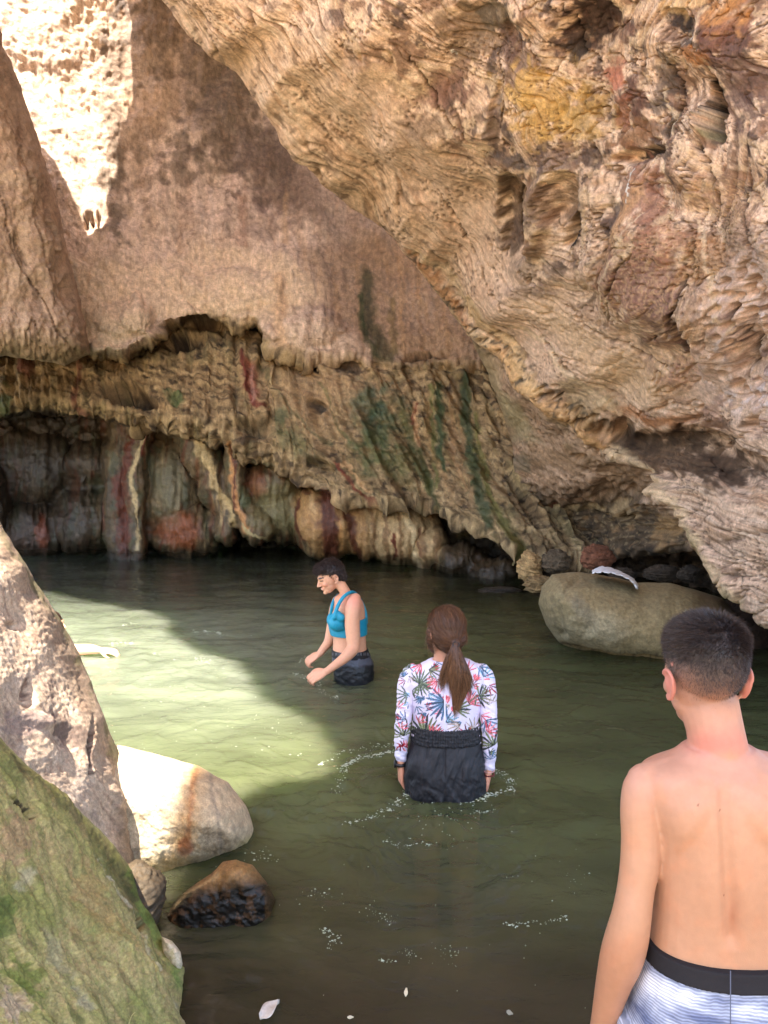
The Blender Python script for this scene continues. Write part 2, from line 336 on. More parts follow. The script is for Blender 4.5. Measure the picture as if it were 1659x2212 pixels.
def paintA(U, V, D):
    p = Paint(U, V, (222, 190, 164), 10, 51)
    lip = interp(U, LIP); up = 1 - sm(-8, 16, p.wv - lip)
    p.mix(.55 * sm(-.1, .5, fbm(U / 14, V / 150, 4, 60)), (222, 192, 162)); p.mix(.45 * sm(.0, .6, fbm(U / 20, V / 130, 4, 61)), (184, 150, 122)); p.mix(.35 * sm(0, .5, fbm(U / 90, V / 90, 3, 62)), (200, 168, 150))
    p.poly([(-200, 620), (240, 560), (250, 770), (-200, 770)], (196, 174, 150), .6, 40)
    # dark weathering of the upper wall
    DK = (112, 94, 76)
    for b in [(245, 250, 26, 250, DK, .75), (350, 40, 100, 80, (112, 98, 90), .85), (500, 210, 80, 140, DK, .85), (590, 330, 90, 90, (120, 98, 86), .8), (470, 330, 50, 60, DK, .55), (300, 340, 34, 50, DK, .75), (395, 345, 48, 60, DK, .7), (250, 430, 30, 60, DK, .5), (440, 120, 70, 80, DK, .6), (640, 420, 70, 60, (134, 108, 94), .6), (400, 470, 30, 80, (140, 110, 90), .35), (560, 480, 60, 60, (128, 102, 88), .45)]:
        p.blob(*b, soft=.55, rough=1.3, seed=63, sc=34)
    p.poly([(340, -50), (420, 100), (560, 250), (700, 420), (860, 540), (800, 600), (700, 520), (600, 440), (480, 350), (380, 260), (250, 300), (225, 60)], (132, 108, 88), .55, 30); p.blob(600, 360, 110, 70, (108, 86, 70), .7, 1.0, 40); p.blob(480, 200, 70, 120, (106, 88, 72), .6, 1.0, -20)
    dkn = sm(.12, .32, fbm(U / 30, V / 34, 5, 64)) * (1 - sm(420, 520, V)) * sm(230, 280, U); p.mix(dkn * .55, (110, 88, 70))
    for x_ in (185, 197, 212): p.line([(x_, 464), (x_ + 2, 484)], 3, (40, 30, 24), .9, rough=.2)  # three pits painted dark for the shade inside them
    p.mix(up * .6 * np.exp(-(fbm(U / 150, V / 130, 4, 262) / .010) ** 2), (110, 86, 68)); p.mix(up * sm(.1, .3, fbm(U / 12, V / 12, 4, 263)) * sm(-.1, .3, fbm(U / 90, V / 90, 2, 264)) * .5, (150, 120, 98))
    p.blob(330, 230, 70, 55, (200, 164, 132), .7, soft=.8); p.blob(300, 300, 45, 150, (196, 160, 130), .35, soft=.8)
    p.poly([(130, 560), (330, 575), (430, 535), (620, 545), (700, 640), (600, 700), (350, 690), (250, 760), (180, 730)], (228, 196, 160), .6, 14)  # lighter albedo here also stands in for bounce off the water
    for (x, y0, y1, w, c, a) in [(430, 380, 560, 16, (206, 178, 156), .5), (455, 400, 560, 9, (210, 184, 164), .5), (615, 420, 520, 10, (205, 165, 120), .4), (605, 600, 740, 22, (206, 160, 112), .5), (440, 590, 680, 9, (222, 186, 150), .4), (520, 430, 530, 20, (186, 140, 112), .4), (215, 560, 690, 16, (212, 186, 156), .4), (160, 580, 700, 14, (176, 160, 140), .5)]:
        p.line([(x, y0), (x + 4, y1)], w, c, a, soft=.9)
    p.poly([(690, 270), (860, 490), (900, 600), (820, 640), (760, 560), (700, 480), (640, 400)], (170, 142, 120), .6, 40)
    p.poly([(640, 540), (860, 500), (1010, 640), (1060, 820), (900, 800), (800, 760), (720, 700)], (150, 116, 84), .75, 34)
    for (x, y0, y1, w) in [(720, 580, 700, 10), (770, 560, 740, 9), (860, 560, 760, 12), (905, 600, 770, 9), (960, 650, 800, 8)]: p.line([(x, y0), (x + 10, y1)], w, (176, 136, 96), .5, soft=.9)
    p.line([(792, 590), (800, 700), (835, 775)], 24, (70, 66, 40), .85, soft=.8, w1=34); p.line([(778, 640), (790, 740), (850, 800)], 12, (58, 66, 34), .8, soft=.8); p.line([(845, 650), (850, 760)], 10, (110, 90, 50), .6)
    # dripstone band
    bd = 1 - up; p.mix(bd * .95, (150, 122, 84)); sk = U - .55 * np.maximum(0, V - 800) * sm(450, 1000, U)
    p.mix(bd * .6 * sm(0, .4, fbm(sk / 11, V / 60, 4, 70)), (186, 156, 112)); p.mix(bd * .6 * sm(.1, .5, fbm(sk / 16, V / 55, 4, 71)), (98, 78, 54)); p.mix(bd * .35 * sm(.1, .5, fbm(sk / 26, V / 90, 3, 72)), (110, 108, 66)); rp = p.wv - interp(p.wu, RID); p.mix(bd * .75 * sm(.05, .4, fbm(rp / 9, U / 90, 4, 45)), (84, 66, 46)); p.mix(bd * .65 * sm(.05, .4, fbm(rp / 11, U / 110, 4, 46)), (200, 170, 124)); p.mix(bd * .8 * sm(.28, .45, fbm(U / 20, V / 14, 4, 47)), (58, 44, 34))
    p.blob(700, 850, 170, 110, (184, 148, 110), .55, soft=.8); p.blob(60, 830, 90, 60, (120, 98, 66), .5)
    for b in [(400, 742, 46, 14, (52, 40, 32), .9), (440, 700, 38, 12, (84, 66, 50), .8), (548, 712, 14, 20, (60, 48, 38), .9), (270, 850, 40, 20, (58, 44, 34), .9), (676, 793, 28, 12, (40, 30, 26), .95), (755, 795, 28, 20, (84, 68, 58), .8), (690, 880, 15, 10, (84, 74, 64), .85), (920, 770, 40, 9, (60, 46, 34), .9), (545, 930, 40, 18, (84, 70, 46), .7)]: p.blob(*b, soft=.4, rough=.6, sc=20)  # band pits painted dark, their shade put into the colour
    # greens
    G1, G2 = (58, 78, 46), (92, 100, 50)
    for b in [(820, 930, 50, 90, G1, .75, .8, 12), (800, 880, 40, 50, (66, 92, 70), .6, .8, 0), (380, 862, 22, 20, (70, 96, 50), .7), (605, 915, 26, 30, G1, .7, .7, 30), (560, 1010, 30, 26, (52, 64, 40), .6), (10, 890, 14, 60, G1, .8), (640, 960, 60, 26, (96, 100, 58), .5, .8, 30), (840, 990, 70, 40, (84, 92, 44), .6, .8, 20)]: p.blob(*b, rough=.7, seed=73, sc=26, wet=.6)
    for (pts, w, c, a) in [([(945, 840), (955, 930), (965, 1010)], 15, G1, .85), ([(1000, 820), (1010, 920), (1035, 1040), (1062, 1130)], 15, (60, 72, 40), .9), ([(885, 880), (905, 960), (935, 1060), (960, 1090)], 10, (72, 72, 34), .8), ([(930, 850), (940, 960), (950, 1050)], 9, (112, 112, 56), .7), ([(870, 900), (900, 1000), (940, 1060)], 16, (84, 92, 48), .6), ([(1030, 900), (1045, 1010), (1075, 1110), (1125, 1180)], 12, (104, 100, 44), .8), ([(990, 850), (1000, 960), (1040, 1100)], 8, (150, 118, 80), .7),
                           ([(925, 860), (930, 960), (990, 1090)], 8, (176, 140, 96), .6), ([(975, 860), (985, 960), (1010, 1060)], 9, (164, 126, 86), .7), ([(700, 830), (740, 930), (800, 1000)], 6, (80, 92, 50), .5), ([(560, 790), (640, 900), (720, 960)], 6, (70, 84, 50), .45)]: p.line(pts, w, c, a, soft=.8, wet=.5)
    # red and cream streaks
    RD = (98, 48, 32)
    p.blob(543, 830, 17, 55, (150, 84, 66), .85, .4, -8); p.line([(527, 778), (532, 850), (560, 890)], 6, (110, 40, 34), .8); p.line([(545, 800), (550, 870)], 8, (196, 150, 130), .5)
    p.line([(890, 875), (898, 930), (905, 960)], 9, (206, 160, 116), .9); p.line([(896, 875), (889, 920)], 4, (120, 50, 30), .8)
    p.blob(55, 790, 16, 40, (104, 44, 38), .7); p.line([(170, 780), (162, 860), (185, 890)], 8, (116, 56, 44), .6)
    # cave
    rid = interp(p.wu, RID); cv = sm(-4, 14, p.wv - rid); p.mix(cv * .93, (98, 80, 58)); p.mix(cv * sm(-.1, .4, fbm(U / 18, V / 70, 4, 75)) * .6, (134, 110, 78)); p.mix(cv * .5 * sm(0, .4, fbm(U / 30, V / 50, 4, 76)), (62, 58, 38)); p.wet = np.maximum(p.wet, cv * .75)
    p.mix(cv * (1 - sm(150, 330, U)) * .55, (46, 38, 30)); p.mix(cv * sm(1080, 1200, V) * (1 - sm(60, 120, U)) * .7, (70, 26, 18))  # left cave darkened in the colour for its deep shade
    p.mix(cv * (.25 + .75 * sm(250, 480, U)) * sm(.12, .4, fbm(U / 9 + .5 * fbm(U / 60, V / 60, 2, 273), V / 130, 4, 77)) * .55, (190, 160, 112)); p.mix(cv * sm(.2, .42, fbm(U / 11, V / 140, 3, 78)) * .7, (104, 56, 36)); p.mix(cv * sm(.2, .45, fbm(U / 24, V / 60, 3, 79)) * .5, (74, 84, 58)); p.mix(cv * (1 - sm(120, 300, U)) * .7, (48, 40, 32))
    p.line([(282, 925), (276, 980), (262, 1040), (264, 1120), (268, 1200)], 9, RD, .95, w1=20, wet=.8)
    p.blob(385, 1145, 58, 44, (136, 76, 44), .95, .35, wet=.8); p.blob(360, 1050, 42, 80, (124, 116, 88), .7, .7); p.blob(92, 1150, 14, 42, (112, 62, 44), .85, wet=.8)
    p.line([(308, 950), (286, 1010), (284, 1050), (297, 1110), (298, 1185)], 8, (206, 180, 132), .85, w1=4); p.line([(318, 945), (310, 985)], 7, (120, 50, 34), .8)
    p.line([(432, 955), (462, 1020), (478, 1070), (500, 1140)], 15, (200, 170, 118), .9, w1=7, wet=.5); p.line([(452, 960), (486, 1060), (508, 1130)], 5, (80, 60, 36), .7)
    p.line([(500, 955), (500, 1030), (510, 1100), (530, 1140)], 8, (196, 140, 88), .95, w1=14, wet=.5); p.line([(502, 960), (505, 1010), (503, 1100)], 5, RD, .9)
    p.blob(610, 1095, 80, 62, (134, 124, 84), .8, .5, wet=.6); p.blob(655, 1080, 30, 45, (150, 112, 66), .7); p.blob(550, 1045, 26, 34, (136, 74, 42), .6); p.blob(530, 1080, 12, 30, (104, 116, 84), .7); p.line([(520, 1135), (560, 1160), (600, 1173)], 5, (200, 180, 130), .8)
    p.poly([(640, 1060), (760, 1070), (800, 1110), (810, 1210), (690, 1205), (650, 1150)], (186, 140, 88), .85, 8, wet=.5)
    p.line([(646, 1080), (645, 1120), (655, 1160)], 7, RD, .9); p.line([(705, 1070), (712, 1120), (715, 1190)], 24, (88, 42, 28), .95, w1=30, wet=.7); p.line([(745, 1100), (765, 1150), (775, 1200)], 10, (92, 44, 28), .9, w1=14, wet=.7); p.line([(735, 1130), (742, 1200)], 5, (206, 150, 90), .8); p.line([(674, 1075), (684, 1110)], 6, (200, 160, 110), .8)
    p.line([(625, 1020), (640, 1050), (670, 1070)], 5, RD, .7); p.line([(735, 1000), (770, 1050), (810, 1085)], 5, (120, 52, 34), .8); p.line([(745, 1000), (800, 1060)], 5, (214, 170, 120), .8)
    p.poly([(790, 1085), (850, 1090), (950, 1105), (965, 1180), (920, 1235), (830, 1230), (800, 1200)], (202, 166, 116), .9, 8, wet=.4)
    for x in (812, 838, 868, 893, 918, 942): p.line([(x - 14, 1095), (x, 1150), (x - 2, 1230)], 6, [(124, 84, 48), (156, 110, 64)][x % 2], .7)
    p.line([(852, 1150), (858, 1190), (850, 1215)], 4, (110, 34, 20), .9); p.line([(905, 1140), (912, 1200)], 4, (104, 44, 22), .7); p.line([(872, 1105), (895, 1150), (898, 1230)], 8, (226, 196, 146), .8)
    p.poly([(950, 1130), (1040, 1150), (1130, 1200), (1180, 1290), (960, 1290)], (76, 60, 42), .9, 10); p.blob(995, 1155, 22, 12, (130, 108, 66), .7)  # recess under the ridge painted dark, as if in shade
    p.line([(930, 1242), (1000, 1250), (1130, 1262)], 7, (128, 98, 66), .8)
    water = 1 - sm(0, 12, np.abs(P(U, V, D)[..., 2] - .02) * 60 - 2); p.mix(water * .75, (44, 36, 26), 1)
    p.mul(.86 + .3 * fbm(U / 7, V / 8, 4, 80))
    return p.c, p.wet
def flowA(U, V):
    sk = U - .55 * np.maximum(0, V - 800) * sm(450, 1000, U); return ((sk + 14 * fbm(U / 90, V / 90, 3, 81)) / 100, V / 100)
def sheet(name, u0, u1, v0, v1, step, depth, disp, paint, mat, flow):
    U, V = grid(u0, u1, v0, v1, step); D = depth(U, V); Pw = P(U, V, D); n = normals(P(U, V, blur(D, 6))); Pw = Pw + n * disp(U, V)[..., None]
    c, wet = paint(U, V, D); fl = flow(U, V)
    me = raw_mesh(name, Pw.reshape(-1, 3), grid_faces(*U.shape), np.concatenate([c.reshape(-1, 3), 1 - wet.reshape(-1, 1)], 1), {'flow': np.stack([fl[0].ravel(), fl[1].ravel(), np.zeros(U.size)], 1)})
    return link(name, me, mat)
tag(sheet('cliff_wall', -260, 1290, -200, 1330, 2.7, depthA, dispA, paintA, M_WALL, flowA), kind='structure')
# ------------------------------------------------------------------ great overhang on the right
EDGE = [(300, -90), (350, 0), (405, 75), (450, 120), (520, 165), (560, 230), (600, 285), (650, 345), (705, 405), (750, 445), (830, 492), (870, 545), (925, 610), (965, 660), (1010, 720), (1042, 780), (1066, 840), (1082, 890), (1098, 945), (1104, 1000), (1108, 1060), (1120, 1130), (1138, 1190)]
BOT = [(1138, 1190), (1200, 1204), (1260, 1212), (1350, 1205), (1420, 1200), (1500, 1190), (1518, 1215), (1545, 1250), (1575, 1278), (1612, 1306), (1660, 1348), (1760, 1420)]
OUT_B = EDGE + BOT[1:] + [(1860, 1420), (1860, -200), (300, -200)]
RIB0 = [(905, 585), (990, 680), (1080, 760), (1190, 850), (1300, 945), (1400, 1015), (1455, 1085), (1490, 1150), (1540, 1225), (1620, 1300)]
def depthB(U, V):
    D = tps([(350, 0, 6.2), (300, -200, 6.0), (800, -200, 5.0), (1300, -200, 4.0), (1860, -200, 3.0), (600, 290, 7.0), (700, 150, 5.8), (830, 500, 7.8), (1000, 300, 5.8), (1300, 200, 4.7), (1660, 200, 3.8), (1860, 500, 3.2), (1010, 720, 8.8), (1200, 600, 6.2), (1430, 600, 4.7), (1660, 700, 4.1), (1100, 950, 9.3), (1300, 850, 6.8), (1500, 830, 5.3), (1660, 850, 4.5), (1250, 1000, 8.0), (1400, 960, 6.8), (1138, 1190, 9.8), (1300, 1190, 8.6), (1450, 1080, 6.4), (1500, 1180, 5.6), (1600, 1000, 5.0), (1660, 1300, 4.3), (1860, 1300, 3.6), (1350, 1200, 8.2)], U, V)
    wv = V + 10 * fbm(U / 50, V / 50, 4, 101); wu = U + 10 * fbm(U / 50, V / 50, 4, 102)
    # ledge and dark hollow beneath it at the right
    led = interp(wu, [(1100, 700), (1200, 830), (1280, 905), (1350, 935), (1450, 925), (1530, 930), (1600, 975), (1680, 1010), (1860, 1040)])
    s = wv - led; D = D + .45 * sm(-6, 16, s) * (1 - sm(20, 130, s)) * sm(1180, 1330, U) * (1 - .5 * sm(1560, 1640, U))
    bel = np.where(inside(wu, wv, RIB0 + [(1900, 1500), (900, 1500)]), segd(wu, wv, RIB0)[0], 0); D = D + .55 * sm(0, 70, bel) * (1 - .75 * sm(140, 420, bel)) * (1 - sm(1360, 1480, U))
    # lower right lobe stands in front of the dark conglomerate
    ml = interp(wu, [(1000, 1400), (1250, 1400), (1380, 1030), (1440, 1085), (1480, 1150), (1520, 1210), (1860, 1700)])
    low = sdf(wu, wv, [(1330, 960), (1400, 1030), (1455, 1110), (1485, 1160), (1520, 1212), (1560, 1262), (1900, 1700), (1900, 900)])
    D = D + .55 * (1 - sm(-22, 8, low)) * sm(1030, 1110, V) * sm(1130, 1220, U)
    return D
BB = [(1430, 600, 120, 115, .32, 0, .5), (1395, 420, 55, 80, .18, 20, .5), (1300, 640, 60, 170, .12, 14, .6), (1110, 470, 44, 88, -.30, -8, .22), (1172, 460, 26, 80, .20, 6, .4), (1215, 425, 30, 50, -.25, 10, .35), (1238, 490, 9, 36, -.45, 12, .3), (1290, 470, 26, 110, .20, -8, .5), (1555, 235, 16, 66, -.8, -4, .25), (1545, 265, 17, 40, .3, 0, .5), (1500, 330, 34, 120, .22, 8, .5), (1380, 335, 60, 14, -.25, -12, .35), (1240, 220, 140, 80, .10, 15, .6), (1045, 60, 80, 55, -.14, 0, .4), (1165, 55, 60, 60, .15, 0, .6), (1280, 60, 50, 60, -.16, 15, .35), (1480, 50, 50, 30, -.18, 25, .35), (1500, 90, 70, 60, .15, 0, .6), (1620, 120, 60, 150, .12, 0, .5), (1320, 250, 20, 60, -.1, -8, .5), (1110, 80, 18, 70, -.1, -25, .5), (1080, 240, 12, 60, -.10, 0, .5), (1560, 700, 50, 140, .15, 5, .5), (1620, 760, 22, 60, -.15, 0, .5), (1500, 720, 14, 60, -.18, 4, .4), (1650, 560, 60, 70, .10, 0, .5), (1340, 930, 22, 16, -.3, 20, .4), (1630, 920, 16, 24, -.2, -10, .4), (1010, 640, 60, 8, -.05, 50, .5), (1350, 1040, 60, 45, -.25, -10, .3), (1260, 975, 14, 8, -.2, 0, .4), (1355, 1118, 12, 7, -.5, 0, .3), (1420, 1030, 50, 20, -.2, 15, .4)]
FL = catmull([(180, -260), (350, 10), (590, 290), (780, 480), (960, 640), (1180, 810), (1380, 925), (1560, 985), (1760, 1050), (2000, 1120)], 5)
FL = [tuple(p) for p in FL]
_fc = {}
def flowc(U, V):
    key = (U.shape, float(U.ravel()[0]), float(V.ravel()[-1]), float(U.ravel()[U.size // 2]))
    if key not in _fc:
        d, t = segd(U, V, FL); up = inside(U, V, FL + [(2000, -400), (180, -400)]); f = np.where(up, d, -d)
        far = sm(150, 520, f); w = 26 + 120 * far
        f = f + w * fbm(U / 330, V / 330, 2, 108) + 9 * fbm(U / 90, V / 90, 2, 109)
        q = np.hypot((U - 1425) / 1.05, (V - 610)); sw = 1 - sm(70, 190, q); f = f * (1 - sw) + (q * 1.0 + 20 * fbm(U / 80, V / 80, 2, 107)) * sw
        col = sm(1250, 1330, U) * (1 - sm(470, 620, V)); f = f * (1 - col) + (U + 60 * fbm(U / 200, V / 200, 2, 106)) * col
        _fc[key] = (f, U * .7 + V * .71, far)
    return _fc[key]
def edgeD(U, V):
    d, t = segd(U, V, EDGE); return d, t
SMOOTH = [(780, 190), (900, 370), (1010, 520), (1130, 650), (1260, 760), (1400, 850), (1530, 890), (1700, 900)]
RIB = [(905, 585), (990, 680), (1080, 760), (1190, 850), (1300, 945), (1400, 1015), (1455, 1085), (1490, 1150), (1540, 1225), (1620, 1300)]
CREV = [[(1450, 110), (1475, 220), (1448, 300), (1462, 390), (1452, 440)], [(1290, 440), (1335, 520), (1345, 600), (1322, 690)], [(1540, 150), (1532, 300), (1546, 420), (1530, 500)], [(1500, 640), (1492, 700), (1502, 770)], [(1598, 640), (1612, 740), (1606, 830)], [(1098, 380), (1095, 470), (1130, 560), (1190, 620)], [(1060, 90), (1092, 190), (1100, 300), (1140, 350)], [(1410, 520), (1372, 590), (1325, 690)], [(1506, 500), (1512, 600), (1480, 690), (1420, 720)], [(1225, 0), (1245, 110), (1300, 140)], [(1210, 640), (1300, 720), (1380, 770), (1470, 800)], [(880, 120), (960, 250), (1060, 330)], [(1100, 640), (1200, 760), (1320, 860), (1420, 900)], [(1640, 300), (1600, 420), (1655, 560)], [(940, 430), (1010, 560), (1100, 640)]]
def crev(U, V):
    wu = U + 9 * fbm(U / 34, V / 34, 4, 270); wv = V + 9 * fbm(U / 34, V / 34, 4, 271); o = np.zeros(U.shape)
    for k, c in enumerate(CREV):
        d, t = segd(wu, wv, c); w = 5.5 * np.sin(np.clip(t, .03, .97) * np.pi) ** .5 * (.55 + .8 * fbm(U / 25, V / 25, 2, 272)); o = np.maximum(o, 1 - sm(.25, 1, d / np.maximum(w, .6)))
    return o
def smoothm(U, V): d, t = segd(U, V, SMOOTH); return 1 - sm(24, 95, d + 30 * fbm(U / 90, V / 90, 3, 155))
def dispB(U, V):
    e, _ = edgeD(U, V); far = sm(120, 420, e) * sm(900, 1250, U + (V - 300) * -.1)
    f1, psi, far2 = flowc(U, V)
    st = fbm(f1 / 8, psi / 150, 4, 111); st2 = ridge(f1 / 34, psi / 330, 3, 112); lumpy = fbm(U / 180, V / 180, 3, 113, .36); small = fbm(U / 10, V / 10, 4, 114)
    amp = .55 + .45 * sm(5.0, 8.5, depthB(U, V))
    ms_ = smoothm(U, V); stm = (.35 + .65 * sm(-.25, .25, fbm(U / 190, V / 190, 2, 156))) * (1 - .8 * ms_); hb = bumpf(U, V, BB); stm = stm * (1 - .85 * np.clip(-hb * 9, 0, 1)) * (1 - .5 * sm(1380, 1460, U) * sm(1040, 1100, V)); st = st * stm; st2 = st2 * (stm * .9 + .1)
    h = amp * (.006 * st + .020 * st2 + .22 * lumpy + .006 * small + .03 * ridge(U / 110, V / 110, 2, 115) * far - .04 * np.exp(-(fbm(f1 / 60, psi / 420, 3, 134) / .03) ** 2) - .06 * np.exp(-(fbm(U / 150, V / 130, 4, 116) / .02) ** 2) * far)
    dr, _t = segd(U + 10 * fbm(U / 60, V / 60, 3, 157), V + 10 * fbm(U / 60, V / 60, 3, 158), RIB); h += .11 * np.exp(-(dr / 15) ** 2) * amp
    h -= .07 * crev(U, V); pm = sm(.0, .3, fbm(U / 80, V / 80, 3, 159)); h -= amp * .020 * pm * (1 - sm(.10, .34, worley(U / 12, V / 10, 250)))
    # pitted ochre seam along the edge
    ds, t = segd(U, V, [(900, 570), (990, 690), (1080, 760), (1180, 830), (1260, 900), (1330, 960)]); sm_ = 1 - sm(14, 46, ds)
    h -= sm_ * .07 * (1 - sm(.10, .42, worley(U / 13 + fbm(U / 20, V / 20, 2, 260), V / 15, 117))) * sm(.0, .35, fbm(U / 34, V / 34, 2, 118))
    pr = sm(1530, 1600, U) * sm(520, 620, V) * (1 - sm(840, 900, V)); h -= pr * .07 * (1 - sm(.1, .5, worley(U / 26, V / 26, 119)))
    cg = sm(1000, 1060, V) * (1 - sm(1400, 1480, U)); h += cg * .07 * (ridge(U / 32, V / 20, 4, 120) - .4)
    return h + bumpf(U + 9 * fbm(U / 26, V / 26, 4, 121), V + 9 * fbm(U / 26, V / 26, 4, 122), BB) * .42
def paintB(U, V, D):
    p = Paint(U, V, (226, 190, 160), 12, 130); e, _ = edgeD(U, V); far = sm(120, 420, e); f1, psi, _f = flowc(U, V)
    p.mix(.55 * sm(0, .5, fbm(f1 / 60, psi / 300, 3, 129)), (222, 188, 156)); p.mix(.65 * sm(0, .5, fbm(f1 / 8, psi / 170, 4, 111)), (234, 206, 178)); p.mix(.5 * sm(.05, .4, fbm(f1 / 9, psi / 160, 4, 131)), (178, 136, 100)); p.mix(.5 * sm(.05, .5, fbm(U / 80, V / 80, 4, 132)), (190, 148, 108)); p.mix(.5 * sm(.12, .4, fbm(f1 / 4.5, psi / 110, 3, 133)), (134, 98, 70))
    cr = np.exp(-(fbm(f1 / 60, psi / 420, 3, 134) / .022) ** 2); p.mix(.75 * cr, (88, 62, 44)); p.mix(.7 * np.exp(-(fbm(U / 150, V / 130, 4, 116) / .012) ** 2) * far, (70, 50, 38)); p.mix(sm(.22, .4, fbm(f1 / 16, psi / 40, 4, 137)) * .6, (104, 78, 58))
    ms_ = smoothm(U, V); p.mix(.75 * ms_, (228, 192, 164)); p.mix(.4 * ms_ * sm(0, .4, fbm(U / 40, V / 40, 4, 251)), (196, 154, 124))
    PB = (104, 72, 58); BK = (52, 42, 36); upz = sm(150, 300, e) * (1 - sm(560, 680, V)) * (1 - .6 * ms_)
    p.mix(upz * sm(.10, .20, fbm(U / 60, V / 75, 5, 252)) * .75, (122, 88, 66)); p.mix(upz * sm(.24, .33, fbm(U / 45, V / 60, 5, 253)) * .8, (80, 62, 54)); p.mix(upz * sm(.16, .26, fbm(U / 50, V / 50, 5, 254)) * .6, (216, 184, 146))
    p.mix(far * sm(560, 640, V) * (1 - sm(900, 960, V)) * sm(.14, .26, fbm(U / 56, V / 46, 5, 255)) * .55, (150, 108, 92))
    for b in [(1010, 70, 70, 70, (128, 102, 76), .85), (1060, 40, 60, 50, (100, 84, 64), .8), (1130, 130, 50, 40, PB, .7), (1090, 100, 26, 60, (96, 70, 60), .7, .6, -20), (1275, 50, 52, 62, (72, 52, 44), .95, .3, 20), (1245, 100, 20, 30, BK, .9), (1340, 75, 38, 30, (110, 76, 60), .8), (1480, 42, 40, 20, BK, .95, .3, 25), (1520, 90, 30, 40, (80, 66, 56), .9), (1600, 60, 60, 90, (120, 78, 62), .9), (1620, 170, 50, 110, (104, 78, 68), .85), (1530, 120, 40, 26, (190, 128, 78), .75), (1590, 20, 50, 40, (200, 140, 80), .75, .6, 40), (1480, 0, 60, 30, (214, 176, 128), .7),
              (950, 190, 40, 30, (150, 112, 96), .6), (960, 210, 60, 30, (140, 104, 88), .7), (930, 270, 40, 24, (132, 108, 90), .6), (1080, 260, 22, 60, (104, 84, 76), .75), (1130, 340, 60, 24, (96, 84, 82), .8, .6, 15), (1210, 345, 40, 22, (108, 86, 80), .75, .6, 10), (1180, 250, 40, 60, (206, 164, 104), .6),
              (1190, 205, 100, 70, (204, 160, 92), .75, .6, 20), (1260, 250, 70, 60, (194, 154, 90), .7), (1150, 170, 50, 40, (198, 156, 92), .6), (1330, 170, 26, 46, (170, 102, 76), .85, .5, -15), (1385, 200, 26, 66, (92, 58, 44), .9, .5, -8), (1350, 250, 24, 60, (150, 96, 70), .8), (1370, 290, 50, 30, (140, 98, 66), .7), (1440, 180, 20, 90, (96, 84, 74), .75, .5, 10), (1455, 290, 16, 60, (84, 70, 62), .8),
              (1110, 470, 46, 90, (110, 84, 64), .9, .25, -8), (1090, 520, 30, 40, (96, 74, 62), .7), (1240, 450, 36, 60, (110, 84, 62), .7), (1172, 420, 20, 40, (122, 96, 78), .7), (1140, 560, 50, 26, (132, 110, 90), .6), (1240, 492, 9, 34, (26, 20, 16), .98, .2, 12), (1383, 335, 56, 9, (30, 22, 18), .95, .3, -12), (1558, 225, 17, 60, (18, 14, 12), .98, .25, -3), (1548, 275, 18, 34, (150, 138, 104), .95, .4), (1545, 210, 6, 26, (12, 10, 8), .95),  # hollows and slits painted near black for the shade in them
              (1400, 420, 56, 80, (150, 104, 84), .8), (1360, 470, 22, 110, (196, 152, 108), .7, .6, 18), (1430, 590, 90, 80, (140, 96, 80), .8), (1480, 640, 40, 60, (120, 88, 80), .7), (1450, 520, 60, 40, (166, 116, 88), .7), (1560, 430, 60, 60, (150, 112, 84), .7), (1600, 500, 40, 60, (130, 100, 76), .6), (1540, 560, 50, 50, (176, 126, 80), .6), (1490, 720, 14, 70, (96, 76, 78), .8, .6, 4), (1440, 720, 40, 26, (150, 108, 96), .5), (1160, 620, 60, 24, (150, 128, 120), .45), (1470, 820, 60, 24, (166, 116, 96), .6), (1500, 780, 40, 22, (170, 124, 108), .5),
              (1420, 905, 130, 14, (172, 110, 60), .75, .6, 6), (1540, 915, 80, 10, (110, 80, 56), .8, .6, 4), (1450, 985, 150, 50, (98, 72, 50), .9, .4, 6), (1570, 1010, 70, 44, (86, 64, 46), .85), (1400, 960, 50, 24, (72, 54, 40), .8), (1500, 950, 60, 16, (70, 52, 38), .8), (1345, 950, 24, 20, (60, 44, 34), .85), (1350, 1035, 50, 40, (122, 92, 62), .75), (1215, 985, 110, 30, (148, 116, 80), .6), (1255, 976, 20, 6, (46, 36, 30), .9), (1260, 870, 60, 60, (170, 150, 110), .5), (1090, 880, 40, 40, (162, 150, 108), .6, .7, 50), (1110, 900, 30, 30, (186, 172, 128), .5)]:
        p.blob(*b, rough=.9, seed=136, sc=30)
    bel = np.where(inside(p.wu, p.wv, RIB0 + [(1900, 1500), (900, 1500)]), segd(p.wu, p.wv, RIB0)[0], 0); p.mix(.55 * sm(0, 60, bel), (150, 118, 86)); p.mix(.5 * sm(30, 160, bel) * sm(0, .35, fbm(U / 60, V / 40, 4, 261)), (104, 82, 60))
    dr, _t = segd(p.wu, p.wv, RIB); p.mix((1 - sm(5, 14, dr)) * .75, (222, 190, 148)); pmk = sm(.0, .3, fbm(U / 80, V / 80, 3, 159)); p.mix(pmk * (1 - sm(.12, .30, worley(U / 12, V / 10, 250))) * .85, (84, 60, 44)); p.mix((1 - sm(.08, .2, worley(U / 7, V / 6, 256))) * sm(.05, .3, fbm(U / 50, V / 50, 3, 257)) * .7, (96, 70, 52))
    # ochre pitted seam and grey spots
    p.line([(890, 545), (960, 640), (1020, 700)], 14, (190, 124, 74), .6, soft=.95); p.line([(1070, 745), (1160, 820), (1250, 900), (1310, 950)], 20, (200, 146, 86), .65, soft=.95, w1=24); p.line([(1000, 650), (1090, 740), (1180, 830)], 13, (212, 176, 124), .6); p.line([(900, 545), (1000, 650), (1180, 740), (1330, 900)], 9, (226, 196, 156), .5)
